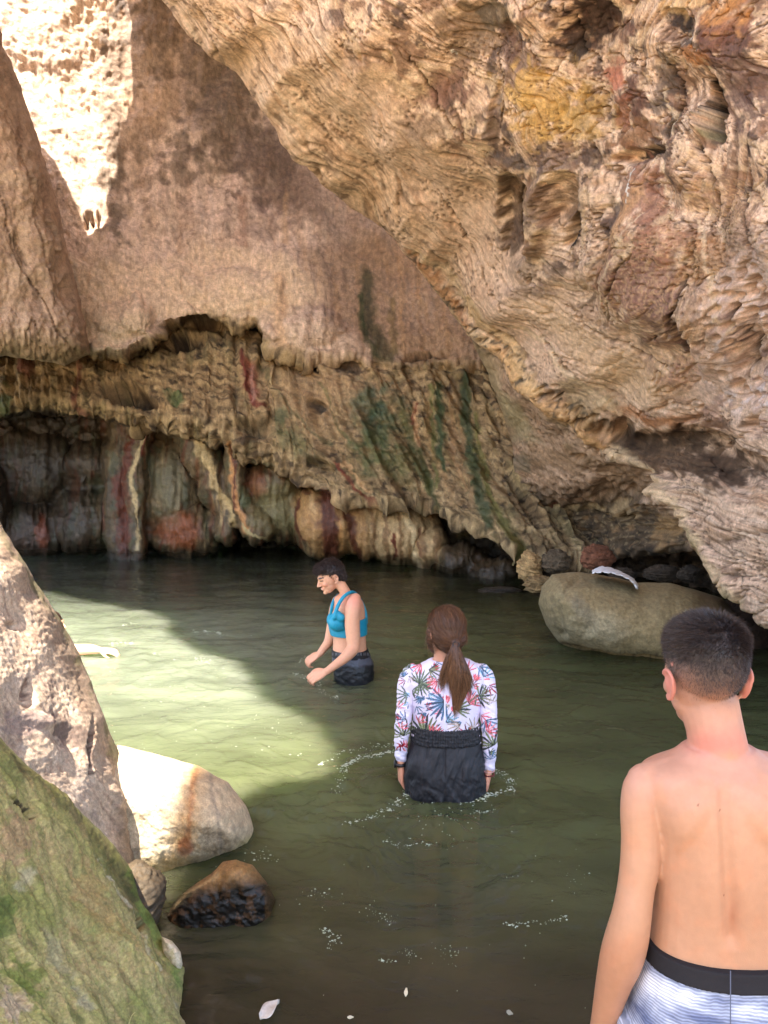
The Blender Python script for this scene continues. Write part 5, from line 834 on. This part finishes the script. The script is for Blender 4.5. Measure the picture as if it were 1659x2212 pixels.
    # printed leaves, (u, v, radius, direction, petals, spread, colours)
    fans = [(906, 1478, 28, 60, 11, 150, 0), (906, 1475, 26, -60, 8, 100, 0), (946, 1471, 22, 200, 7, 90, 1), (962, 1516, 38, 205, 10, 130, 2), (983, 1532, 30, 25, 9, 110, 5), (1012, 1520, 26, 50, 9, 110, 1), (1035, 1505, 26, 20, 9, 150, 5), (1030, 1500, 22, -70, 6, 110, 0), (886, 1443, 24, 140, 8, 120, 0), (910, 1434, 22, 215, 7, 100, 1), (926, 1446, 24, -20, 7, 90, 5), (942, 1430, 20, 20, 5, 80, 2), (880, 1500, 22, 190, 7, 120, 0), (872, 1590, 26, 110, 9, 140, 5), (866, 1607, 18, -80, 5, 90, 4), (876, 1555, 20, 150, 6, 100, 2), (866, 1575, 16, 60, 5, 90, 1), (918, 1590, 38, 90, 11, 120, 5), (934, 1592, 26, 60, 7, 80, 1), (905, 1562, 18, 60, 5, 90, 1), (962, 1560, 26, 20, 6, 70, 6), (995, 1565, 26, 200, 6, 80, 3), (1008, 1586, 20, 80, 5, 110, 4), (1022, 1575, 22, 70, 7, 120, 3), (1040, 1545, 20, -30, 5, 90, 1), (1050, 1555, 26, -60, 7, 120, 2), (1066, 1610, 30, 130, 9, 130, 5), (1052, 1580, 22, 30, 7, 120, 1), (1060, 1640, 20, 100, 6, 110, 2), (1045, 1462, 24, 60, 7, 120, 6), (1056, 1480, 20, -50, 6, 110, 4), (1035, 1440, 22, -40, 6, 100, 2), (1010, 1450, 20, 80, 6, 110, 1), (978, 1438, 18, 100, 5, 90, 0), (900, 1525, 16, -60, 4, 80, 2), (921, 1530, 14, 30, 4, 90, 4), (876, 1470, 14, 200, 4, 90, 4), (860, 1530, 16, 60, 5, 100, 1), (1000, 1600, 18, 190, 5, 80, 3), (948, 1500, 16, 110, 5, 90, 1), (880, 1630, 14, 100, 5, 110, 1), (1062, 1520, 18, 100, 6, 110, 3), (925, 1500, 14, -30, 4, 70, 6), (1020, 1480, 14, 30, 4, 80, 4), (884, 1462, 13, -60, 4, 80, 3)]
    rr_ = random.Random(5)
    for i in range(64): fan(U_, V_, K, rr_.uniform(852, 1076), rr_.uniform(1436, 1650), rr_.uniform(9, 20), rr_.uniform(0, 360), rr_.randint(2, 6), rr_.uniform(50, 120), *LEAF[rr_.randint(0, 6)], .12, i)
    for i, (a, c, r, an, k, sp_, cl) in enumerate(fans): fan(U_, V_, K, a, c, r * 1.25, an, max(4, k - 1), sp_ * 1.1, LEAF[cl][0], LEAF[cl][1], .078, i)
    K[(v2 > 1622) & (u2 < 900)] = lin((220, 214, 236)); set_col(ms, K); fabm = simple_mat('printed_swim_fabric', (0, 0, 0), .55, .35, .03, 80, vc=True); child('top', ms, fabm, root)
    zp = Parts(); zp.tube([tuple(P(961, v_, 3.355 + (.012 if v_ > 1560 else 0))) + (.0035,) for v_ in (1500, 1530, 1560, 1588)], n=10); mz = bpy.data.meshes.new('zip'); mz.from_pydata(zp.v, [], zp.f); child('zip', mz, simple_mat('white_zip', (226, 220, 236), .5), root)
    # shorts
    s = Parts(); s.torso([(893, 1033, 1574, .108, 0), (890, 1036, 1596, .112, 0), (884, 1040, 1612, .122, 0), (875, 1045, 1645, .134, 0), (873, 1047, 1680, .136, 0), (876, 1046, 1708, .13, 0), (884, 1042, 1735, .11, 0)], D, .003)
    for u_ in (921, 1001): s.ell(P(u_, 1662, 3.415), (.086, .080, .10))
    ms = fuse(s, .004, 10); c2, n2 = arr(ms); u2, v2, _ = proj(c2)
    gath = .004 * ridge(u2 / 5.0, v2 / 90, 2, 320) * (1 - sm(1604, 1616, v2)) + .009 * fbm(u2 / 14 + .02 * (v2 - 1640), v2 / 60, 4, 321) * sm(1604, 1630, v2) + .009 * ridge(u2 / 34 - v2 / 60, v2 / 40, 3, 322) * sm(1660, 1700, v2); gath -= .006 * np.exp(-((u2 - 960 - (v2 - 1640) * .0) / 2.2) ** 2) * (n2[:, 1] < 0)
    c2 = c2 + n2 * gath[:, None]; put(ms, c2); set_col(ms, np.tile(lin((46, 46, 54)), (len(c2), 1))); black = simple_mat('black_shorts_fabric', (27, 27, 32), .62, .4, .10, 60, .001, bscale=90); sh = child('shorts', ms, black, root)
    w = Parts(); w.torso([(894, 1031, 1561, .108, 0), (892, 1034, 1570, .112, 0), (891, 1035, 1584, .114, 0), (889, 1037, 1596, .116, 0)], D, .006, n=160); mw = fuse(w, .0035, 2); c3, n3 = arr(mw); a3 = np.arctan2(c3[:, 1] - P(962, 1580, D)[1], c3[:, 0] - P(962, 1580, D)[0]); put(mw, c3 + n3 * (.0035 * np.sin(a3 * 62 + 2 * np.sin(a3 * 7)) + .004 * fbm(a3 * 8, c3[:, 2] * 60, 3, 323) + .0008 * np.sin(c3[:, 2] * 420))[:, None] * .8); set_col(mw, np.tile(lin((40, 40, 48)), (len(c3), 1))); child('waistband', mw, black, root)
    # watch and bead bracelet
    def ringm(name, u_, v_, Dd, R_, r_, nb, mat, sq=1.0):
        p_ = Parts(); c = P(u_, v_, Dd)
        if nb:
            for k in range(nb): a = 2 * np.pi * k / nb; p_.ell(c + np.array([R_ * math.cos(a), R_ * math.sin(a) * .9, .002 * math.sin(a)]), (r_, r_, r_), n=8)
        else: p_.tube([tuple(c + np.array([R_ * math.cos(a), R_ * .9 * math.sin(a), 0])) + (r_,) for a in np.linspace(0, 2 * np.pi, 24)], n=10, cap=False); p_.ell(c + np.array([-R_ - .003, 0, 0]), (.007, .02, .021))
        m_ = bpy.data.meshes.new(name); m_.from_pydata(p_.v, [], p_.f); o = child(name, m_, mat, root); m_.polygons.foreach_set('use_smooth', np.ones(len(m_.polygons), bool)); return o
    wm = simple_mat('black_watch_rubber', (18, 18, 20), .35); o = ringm('watch', 866, 1650, 3.46, .024, .0085, 0, wm); o = ringm('bracelet', 1055.5, 1672, 3.46, .025, .0042, 22, simple_mat('dark_red_beads', (96, 16, 18), .3)); o['label'] = 'dark red bead bracelet'; o = ringm('bracelet', 1056, 1664, 3.46, .025, .0028, 26, simple_mat('pale_beads', (200, 150, 150), .4))
    # hair
    hp = Parts(); hp.ell((0, -.016, .040), (.084, .102, .087), HM); hp.ell((0, -.035, .0), (.080, .080, .085), HM); hp.ell((.0, -.05, -.035), (.062, .055, .055), HM); hp.limb([(930, 1360, 3.43, 8), (927, 1385, 3.43, 7), (932, 1402, 3.44, 4), (938, 1412, 3.45, 1.5)]); hp.limb([(997, 1362, 3.42, 9), (1001, 1380, 3.40, 8), (992, 1394, 3.38, 6)]); hp.ell(P(985, 1390, 3.375), (.026, .024, .024))
    mh = fuse(hp, .004, 6); ch, nh = arr(mh); qh = loc(HM, ch); keep = ~((qh[:, 1] > .045) & (qh[:, 2] < .045)) & ~((qh[:, 1] > .02) & (qh[:, 2] < .0)); tie = P(985, 1391, 3.36); uh, vh, _ = proj(ch)
    def hcolr(th, k, s=1.0): return (lin((74, 48, 34)) * (.45 + 1.1 * np.clip(fbm(th * 9, k, 4, 330) + .45, 0, 1.3) + .5 * np.clip(fbm(th * 26, k * 1.5, 3, 331), 0, 1))[:, None]) * s
    th = np.arctan2(uh - 985, 1396 - vh) + .35 * np.hypot(uh - 985, vh - 1391) / 90; nhd = .0022 * fbm(th * 22, vh / 90, 4, 332); hc = hcolr(th, vh / 120); hc[(vh < 1345)] *= .85; ch2 = ch + nh * nhd[:, None]; put(mh, ch2)
    V_, nn, f_ = quadsub(mh, keep, np.zeros(len(ch))); V2, f2, hc2, = compact(V_, f_, hc); capm = raw_mesh('capg', V2, f2, hc2)
    # loose strands from the scalp towards the tie
    vis = keep & (nh[:, 1] < .5); idx = rng.choice(np.where(vis)[0], 7000); rt = ch2[idx]; tow = tie - rt; dist = np.linalg.norm(tow, axis=1, keepdims=True); tow /= dist; nl = nh[idx]; d0 = tow - (tow * nl).sum(1, keepdims=True) * nl; d0 /= np.linalg.norm(d0, axis=1, keepdims=True) + 1e-6; d0 = d0 + nl * .10 + rng.normal(size=d0.shape) * .03
    st = strands('sg', rt + nl * .0006, d0, np.minimum(dist[:, 0] * .5, rng.uniform(.02, .05, 7000)), np.full(7000, .0005), lin((96, 66, 46)) * (rng.uniform(.25, 1.0, (7000, 1)) ** 1.5 * 2.2), root, 4, bend=-nl * .22)
    h = join_mesh('hair', [capm, st], M_HAIR, root); h.matrix_parent_inverse = Matrix.Translation(root.location).inverted()
    # ponytail: a fanned bundle of locks
    pb = Parts(); pth = [(985, 1392, 3.355, 6), (984, 1402, 3.34, 11), (986, 1425, 3.335, 17), (993, 1455, 3.335, 23), (996, 1480, 3.335, 21), (990, 1502, 3.335, 14), (984, 1520, 3.335, 6), (982, 1530, 3.335, 2)]; pb.limb(pth); pb.limb([(980, 1400, 3.345, 6), (970, 1425, 3.34, 8), (962, 1450, 3.34, 7), (955, 1470, 3.345, 3)]); mp_ = fuse(pb, .004, 5); cp_, np_ = arr(mp_); up_, vp_, _ = proj(cp_); cp_[:, 1] = 3.34 + (cp_[:, 1] - 3.34) * .62; th2 = (up_ - 985) / (8 + .36 * np.maximum(vp_ - 1392, 0)); put(mp_, cp_ + np_ * (.0035 * fbm(th2 * 5, vp_ / 160, 4, 333))[:, None]); kc = hcolr(th2, vp_ / 220); set_col(mp_, kc); idx = rng.choice(len(cp_), 5200); rt = cp_[idx]; uu, vv_, _ = proj(rt); dirn = np.stack([(uu - 985) / (60 + .6 * np.maximum(vv_ - 1392, 0)) * .9 * (vv_ < 1460) - (uu - 985) / 60 * (vv_ > 1480), -.02 + 0 * uu, -1 + 0 * uu], 1) + rng.normal(size=(5200, 3)) * .05; dirn /= np.linalg.norm(dirn, axis=1, keepdims=True)
    s2 = strands('sp', rt + np_[idx] * .001, dirn, rng.uniform(.03, .085, 5200), np.full(5200, .0006), lin((104, 72, 48)) * (rng.uniform(.3, 1.0, (5200, 1)) ** 1.5 * 2.3), root, 4, curl=.03); hp2 = join_mesh('ponytail', [mp_, s2], M_HAIR, root); hp2.matrix_parent_inverse = Matrix.Translation(root.location).inverted()
    tb = Parts(); c = P(985, 1392, 3.352); tb.tube([tuple(c + np.array([.014 * math.cos(a), .4 * .014 * math.sin(a), .010 * math.sin(a)])) + (.0035,) for a in np.linspace(0, 2 * np.pi, 20)], n=8, cap=False); mt = bpy.data.meshes.new('hair_tie'); mt.from_pydata(tb.v, [], tb.f); child('hair_tie', mt, simple_mat('dark_hair_tie', (30, 20, 18), .7), root)
girl()
# ------------------------------------------------------------------ person in the teal top, seen from the side
def woman():
    D = 5.3; root = person((-.26, 5.3, -.85), 'smiling person with short dark hair, teal sports top and dark shorts, standing in the pool')
    HM = frame(P(714.5, 1246, D), (-.92, -.30, -.34)) @ Matrix.Scale(.97, 4)
    tor = [(735, 764, 1281, .055, 0), (724, 774, 1289, .085, 0), (717, 784, 1301, .120, 0), (714, 788, 1318, .130, 0), (713, 789, 1340, .125, 0), (717, 790, 1362, .118, 0), (719.5, 790.5, 1382, .112, 0), (719, 792, 1402, .118, 0), (719, 799, 1420, .130, 0), (721, 805, 1438, .14, 0), (723, 806, 1458, .14, 0), (730, 800, 1480, .12, 0)]
    b = Parts(); b.torso(tor, D, 0, ex=2.1); b.limb([(750, 1288, D, 13), (743, 1274, D - .01, 11.5), (735, 1262, D, 12)]); b.head(HM)
    Na = [(768, 1293, 5.20, 12), (765, 1304, 5.16, 16.5), (762, 1322, 5.14, 17), (761, 1350, 5.13, 16.5), (763, 1378, 5.12, 15.5), (763, 1398, 5.11, 14.5), (755, 1410, 5.08, 13.5), (742, 1423, 5.05, 11.5), (725, 1436, 5.02, 9.5), (707, 1449, 5.0, 7.5)]
    Fa = [(729, 1298, 5.42, 12), (724, 1318, 5.45, 13), (719, 1345, 5.46, 12.5), (714, 1372, 5.46, 11.5), (709, 1388, 5.44, 10.5), (700, 1400, 5.42, 9), (691, 1412, 5.40, 7.5)]
    b.limb(Na); b.limb(Fa); b.hand(frame(P(703, 1451, 5.0), (-1, -.15, -.42), (.2, -.75, .8)), .45, 1, 1.0); b.hand(frame(P(689, 1413, 5.40), (-.85, -.1, -.50), (-.2, -.5, .8)), .62, 1, 1.0)
    b.ell(P(728, 1342, 5.19), (.060, .07, .062)); b.ell(P(724, 1338, 5.38), (.055, .06, .062))
    for u_, dd in ((762, -.06), (764, .07)):
        t = P(u_, 1470, D + dd); b.tube([(t[0], t[1], t[2] - .05, .078), (t[0] - .02, t[1], -.25, .075), (t[0] - .01, t[1], -.48, .055), (t[0] + .02, t[1], -.85, .04)]); b.tube([(t[0] + .02, t[1], -.9, .036), (t[0] - .16, t[1] - .03, -.92, .03)])
    me = fuse(b, .0045, 4); co, n = arr(me); q = loc(HM, co); u, v, _ = proj(co); C = np.zeros((len(co), 3)) + lin((200, 146, 116)); face = (q[:, 1] > .045) & (np.abs(q[:, 0]) < .06)
    C = mixc(C, .5 * np.exp(-(np.hypot((u - 760) / 26, (v - 1298) / 16)) ** 2), (200, 124, 110)); C = mixc(C, .5 * np.exp(-(np.hypot((np.abs(q[:, 0]) - .038) / .02, (q[:, 2] + .03) / .018)) ** 2) * face, (204, 116, 98)); C = mixc(C, face * .5 * np.exp(-(np.hypot(q[:, 0] / .024, (q[:, 2] + .054) / .004)) ** 2), (186, 106, 92)); C = mixc(C, .8 * face * (np.hypot(q[:, 0] / .019, (q[:, 2] + .059) / .0035) < 1), (226, 206, 192)); C = mixc(C, face * .4 * np.exp(-(np.hypot(q[:, 0] / .022, (q[:, 2] + .068) / .005)) ** 2), (180, 96, 86))
    C = mixc(C, face * (np.hypot((np.abs(q[:, 0]) - .034) / .022, (q[:, 2] - .026 + 6 * (np.abs(q[:, 0]) - .034) ** 2) / .005) < 1), (62, 42, 34)); C = mixc(C, face * (np.hypot((np.abs(q[:, 0]) - .034) / .016, (q[:, 2] - .004) / .0045) < 1), (64, 44, 36)); C = mixc(C, .4 * ((q[:, 2] < -.02) & (q[:, 2] > -.14) & (q[:, 1] < .02)), (186, 130, 98)); set_col(me, C); child('body', me, M_SKIN, root)
    # short dark hair
    hp = Parts(); hp.ell((0, -.020, .044), (.083, .100, .086), HM); hp.ell((0, .035, .080), (.070, .060, .040), HM); hp.ell((0, -.065, -.005), (.066, .052, .075), HM); hp.ell((0, .070, .072), (.052, .026, .022), HM); mh = fuse(hp, .004, 4); ch, nh = arr(mh); qh = loc(HM, ch)
    keep = ~((qh[:, 1] > .065) & (qh[:, 2] < .050)) & ~((qh[:, 1] > .024) & (qh[:, 1] <= .07) & (qh[:, 2] < .036)) & ~((qh[:, 1] > -.028) & (qh[:, 1] <= .008) & (qh[:, 2] < .022)) & ~((qh[:, 1] > .008) & (qh[:, 1] <= .024) & (qh[:, 2] < -.006)) ; ch = ch + nh * (.005 * fbm(qh[:, 1] * 60 + qh[:, 2] * 30, qh[:, 2] * 60 + qh[:, 0] * 40, 4, 340))[:, None]; put(mh, ch)
    hc = lin((40, 31, 29)) * (.5 + 1.3 * np.clip(fbm(qh[:, 1] * 70 + qh[:, 2] * 60, qh[:, 0] * 60, 3, 341) + .4, 0, 1.4))[:, None]; V_, nn, f_ = quadsub(mh, keep, np.zeros(len(ch))); V2, f2, hc2 = compact(V_, f_, hc); capm = raw_mesh('capw', V2, f2, hc2)
    idx = rng.choice(np.where(keep)[0], 6500); R3 = np.array(HM.to_3x3().normalized()); ql = qh[idx]; dl = np.stack([-.2 + 0 * ql[:, 0], np.where(ql[:, 2] > .05, .8, -.5), np.where(ql[:, 2] > .06, -.2, -.8)], 1) @ R3.T; nl = nh[idx]; d0 = dl + nl * .55 + rng.normal(size=dl.shape) * .25; d0 /= np.linalg.norm(d0, axis=1, keepdims=True)
    st = strands('sw', ch[idx], d0, rng.uniform(.010, .030, 6500) * (.4 + .8 * sm(.03, .08, ql[:, 2])), np.full(6500, .0008), lin((48, 36, 32)) * rng.uniform(.4, 2.0, (6500, 1)), root, 3, bend=-nl * .4); h = join_mesh('hair', [capm, st], M_HAIR, root); h.matrix_parent_inverse = Matrix.Translation(root.location).inverted()
    # teal top
    teal = simple_mat('teal_swim_fabric', (16, 128, 156), .5, .4, .06, 40)
    s = Parts(); s.torso([(713, 788.5, 1334, .128, 0), (711.5, 789, 1342, .128, 0), (714, 790, 1358, .122, 0), (717, 790, 1370, .118, 0)], D, .011, ex=2.1); s.ell(P(728.5, 1343, 5.19), (.066, .076, .066)); s.ell(P(724, 1339, 5.38), (.062, .066, .066)); s.ell(P(736, 1345, 5.25), (.07, .12, .06))
    s.limb([(722, 1334, 5.115, 5), (727, 1316, 5.12, 3.8), (735, 1299, 5.15, 3.6), (746, 1286, 5.18, 3.4), (759, 1279, 5.24, 3.2), (768, 1282, 5.32, 3.2)], .002); s.limb([(716, 1330, 5.26, 4), (717, 1310, 5.22, 3.2), (722, 1296, 5.28, 3.0), (730, 1285, 5.38, 3.0)], .002); s.limb([(768, 1282, 5.32, 3.2), (780, 1300, 5.36, 3.6), (787, 1322, 5.34, 5), (788, 1345, 5.32, 6)], .002); s.limb([(729, 1326, 5.13, 7), (736, 1334, 5.13, 9)], .002)
    ms = fuse(s, .004, 9); set_col(ms, np.tile(lin((16, 128, 156)), (len(ms.vertices), 1))); child('sports_top', ms, teal, root)
    s = Parts(); s.torso([(718, 797, 1412, .124, 0), (719.5, 801, 1424, .134, 0), (721, 806, 1438, .142, 0), (723, 807, 1458, .142, 0), (728, 803, 1484, .13, 0)], D, .006, ex=2.1); ms = fuse(s, .0045, 4); c2, n2 = arr(ms); u2, v2, _ = proj(c2); K = np.zeros((len(c2), 3)) + lin((70, 72, 82)); edge = 1434 + .004 * (u2 - 760) ** 2 * 0 + 5 * np.sin((u2 - 730) / 24) + 3 * fbm(u2 / 12, v2 / 12, 3, 350); K = mixc(K, sm(-3, 5, v2 - edge), (18, 19, 24)); put(ms, c2 + n2 * (.004 * fbm(u2 / 12, v2 / 9, 3, 351))[:, None]); set_col(ms, K); child('shorts', ms, simple_mat('dark_swim_shorts', (0, 0, 0), .45, .4, .08, 50, vc=True), root)
    w = Parts(); w.torso([(719, 792, 1402, .118, 0), (719, 795, 1410, .122, 0), (719, 798, 1417, .126, 0)], D, .009, ex=2.1, n=60); mw = fuse(w, .0035, 3); c2, n2 = arr(mw); u2, v2, _ = proj(c2); K = np.zeros((len(c2), 3)) + lin((22, 21, 25)); K = mixc(K, .8 * ((np.abs(v2 - (1413 + .0 * u2) - (762 - u2) * .0) < 3.2) & (np.sin(u2 * 1.25 + 1.5 * np.sin(u2 * .43)) > .1)), (96, 96, 100)); set_col(mw, K); child('waistband', mw, simple_mat('black_band', (0, 0, 0), .6, .3, .05, 50, vc=True), root)
woman()
# ------------------------------------------------------------------ swimmer mostly hidden behind the sunlit rock
def swimmer():
    D = 5.85; root = person((-2.5, 5.85, -.2), 'mostly hidden swimmer whose outstretched sunlit hand reaches past the sunlit rock'); b = Parts()
    z = .03; x0 = P(200, 1416, D)
    b.tube([(x0[0] - .16, D + .02, .04, .045), (x0[0] - .05, D, .05, .040), (x0[0] + .02, D - .01, .045, .028)]); b.tube([(x0[0] - .42, D + .10, .0, .058), (x0[0] - .28, D + .06, .03, .050), (x0[0] - .16, D + .02, .04, .045)]); b.hand(frame((x0[0] + .04, D - .01, .045), (1, -.05, -.08), (0, -.3, 1)), .25, 1)
    b.torso([(80, 160, 1400, .13, .1), (60, 170, 1425, .16, .1), (60, 170, 1470, .15, .1)], D); b.tube([(x0[0] - .5, D + .1, -.02, .07), (x0[0] - .42, D + .12, .08, .055), (x0[0] - .40, D + .12, .14, .055)]); HM = frame((x0[0] - .40, D + .12, .22), (1, -.1, .1)); b.head(HM); b.tube([(x0[0] - .6, D + .1, -.05, .14), (x0[0] - 1.0, D + .15, -.22, .13), (x0[0] - 1.35, D + .2, -.3, .09), (x0[0] - 1.75, D + .2, -.4, .05)])
    me = fuse(b, .006, 4); co, n = arr(me); C = np.zeros((len(co), 3)) + lin((224, 172, 140)); q = loc(HM, co); hm = ((q[:, 2] > .03) | (q[:, 1] < -.03)) & (np.linalg.norm(q, axis=1) < .16) & (q[:, 2] > -.08); C = mixc(C, hm * 1.0, (50, 36, 28)); set_col(me, C); child('body', me, M_SKIN, root)
swimmer()
#@@DETAILS
small_rock('shaded_rock', 'brown rock in shade wedged between the mossy rock and the pale boulder', 292, 1950, 62, 80, 2.42, (80, 66, 48), 23, rough=.22, wet=.3)
# ------------------------------------------------------------------ foam, bubbles and floating leaves
def foam():
    Vs, Fs = [], []; r = np.random.default_rng(11)
    def fleck(u, v, w, lift=.003, el=1.3):
        D = float(waterD(v)); c = P(u, v, D); z = float(water_h(c[0], c[1])) + lift; k = int(r.integers(5, 9)); a0 = r.uniform(0, 6.28); S = w * D / F; o = len(Vs); Vs.append((c[0], c[1], z + S * .35))
        for i in range(k): a = a0 + 6.283 * i / k; q = S * r.uniform(.4, 1.3); Vs.append((c[0] + q * math.cos(a) * el, c[1] + q * math.sin(a) * 1.3, z - .003))
        for i in range(k): Fs.append((o, o + 1 + i, o + 1 + (i + 1) % k))
    arcs = [([(688, 1652), (740, 1628), (800, 1614), (852, 1606)], 70, 5, 1.5), ([(735, 1668), (762, 1648), (800, 1636), (850, 1626)], 150, 6, 1.9), ([(732, 1720), (735, 1690), (750, 1662)], 50, 7, 1.4), ([(740, 1795), (800, 1768), (845, 1748), (880, 1715), (885, 1680)], 130, 8, 1.6), ([(865, 1672), (880, 1700), (905, 1716), (960, 1724), (1010, 1728), (1050, 1722)], 190, 8, 2.0), ([(1040, 1728), (1080, 1712), (1110, 1700)], 80, 6, 1.7), ([(1060, 1670), (1090, 1676), (1112, 1690)], 60, 8, 1.5), ([(830, 1820), (880, 1828), (930, 1824)], 40, 6, 1.6), ([(1025, 1752), (1070, 1752)], 34, 4, 1.4),
            ([(630, 1452), (650, 1460), (676, 1468)], 50, 4, 1.5), ([(664, 1436), (672, 1446), (684, 1462), (690, 1480)], 50, 4, 1.3), ([(690, 1492), (700, 1500), (730, 1508)], 30, 5, 1.2), ([(745, 1474), (775, 1470), (795, 1464)], 40, 4, 1.4), ([(640, 1440), (655, 1425), (668, 1418)], 24, 4, 1.2), ([(440, 1364), (470, 1366), (478, 1370)], 46, 3, 1.6), ([(415, 1362), (424, 1364)], 14, 3, 1.4), ([(235, 1394), (285, 1390)], 36, 3, 1.5), ([(270, 1340), (300, 1348)], 16, 8, 1.3), ([(330, 1412), (352, 1414)], 16, 3, 1.4), ([(420, 1425), (450, 1432)], 22, 7, 1.4),
            ([(345, 1480), (380, 1500)], 12, 30, 1.3), ([(1095, 2005), (1130, 2006), (1190, 2000), (1225, 1990)], 60, 5, 1.5), ([(1225, 1900), (1280, 1885)], 14, 20, 1.0), ([(695, 2022), (730, 2034), (712, 2050)], 46, 7, 1.5), ([(650, 1950), (735, 1930)], 20, 20, 1.3), ([(815, 2080), (850, 2085)], 16, 5, 1.4), ([(800, 1975), (830, 1985), (845, 2000)], 40, 12, .9), ([(875, 2060), (900, 2078)], 26, 10, .9), ([(950, 2050), (985, 2060), (960, 2085)], 30, 14, .9), ([(560, 1840), (600, 1870)], 14, 12, 1.2), ([(480, 1870), (580, 1850)], 24, 14, 1.3)]
    for pts, n, sp_, w in arcs:
        q = catmull([(a, c) for a, c in pts], 8)
        for _ in range(n):
            i = r.uniform(0, len(q) - 1.001); k = int(i); p = q[k] + (q[k + 1] - q[k]) * (i - k); fleck(p[0] + r.normal() * sp_ * .8, p[1] + r.normal() * sp_ * .5, w * (.22 + .9 * r.uniform() ** 3), el=r.uniform(1, 3.6))
    for _ in range(110): fleck(r.uniform(230, 700), r.uniform(1340, 1640), .3 + 1.0 * r.uniform() ** 3, el=2.2)
    for _ in range(28): fleck(r.uniform(640, 1330), r.uniform(1760, 2200), r.uniform(.4, 1.3))
    for _ in range(60): fleck(r.normal(960, 70), r.normal(1765, 26), r.uniform(.3, .9), el=2.5)
    me = bpy.data.meshes.new('foam'); me.from_pydata(Vs, [], Fs); o = link('foam', me, simple_mat('foam_bubbles', (140, 146, 122), .15, .9, .2, 90)); tag(o, 'scattered white foam flecks and bubbles drifting on the green pool', 'foam', kind='stuff')
foam()
def leaf(label, u, v, L_, W_, ang, col, lift=.006, curl=.25, grp=None):
    D = float(waterD(v)); c = P(u, v, D); z = float(water_h(c[0], c[1])) + lift; S = D / F; Vs = []; n, m = 14, 7; ca, sa = math.cos(math.radians(ang)), math.sin(math.radians(ang))
    for i in range(n):
        t = i / (n - 1); w = W_ * math.sin(math.pi * min(max(t, .03), .97)) ** .7
        for j in range(m): q = (j / (m - 1) - .5) * 2; x = (t - .5) * L_; y = q * w / 2 * (1 + .2 * math.sin(5 * t + j)); Vs.append((c[0] + (x * ca - y * sa) * S, c[1] + (x * sa + y * ca) * S * 1.7, z + curl * W_ * S * (q * q * .5 + .25 * math.sin(4 * t + q * 2))))
    me = raw_mesh('leaf', np.array(Vs), grid_faces(n, m)); o = link('leaf', me, simple_mat('leaf_' + str(u), col, .5, .4, .12, 120)); so_ = o.modifiers.new('s', 'SOLIDIFY'); so_.thickness = .0012; tag(o, label, 'leaf', grp)
leaf('large pale crumpled leaf floating at the bottom edge beside the mossy rock', 582, 2182, 44, 26, 40, (186, 178, 170), curl=.5)
leaf('small cream petal-shaped leaf floating below the middle of the pool', 877, 2146, 15, 7, 80, (206, 196, 168))
leaf('tiny pale leaf lying flat near the bottom edge left of the cream petal', 757, 2195, 13, 5, 0, (190, 184, 164))
leaf('small greyish floating leaf near the bottom edge, closest to the boy', 1101, 2192, 13, 8, -20, (140, 140, 126))
def straw():
    p_ = Parts(); p_.tube([tuple(P(276, 2225, 1.62)) + (.0009,), tuple(P(280, 2206, 1.60)) + (.0009,), tuple(P(286, 2192, 1.585)) + (.0007,), tuple(P(292, 2187, 1.58)) + (.0004,)], n=8)
    me = bpy.data.meshes.new('dry_stem'); me.from_pydata(p_.v, [], p_.f); tag(link('dry_stem', me, simple_mat('dry_straw', (206, 196, 140), .6)), 'thin dry stem sticking out of the mossy rock', 'stem')
straw()
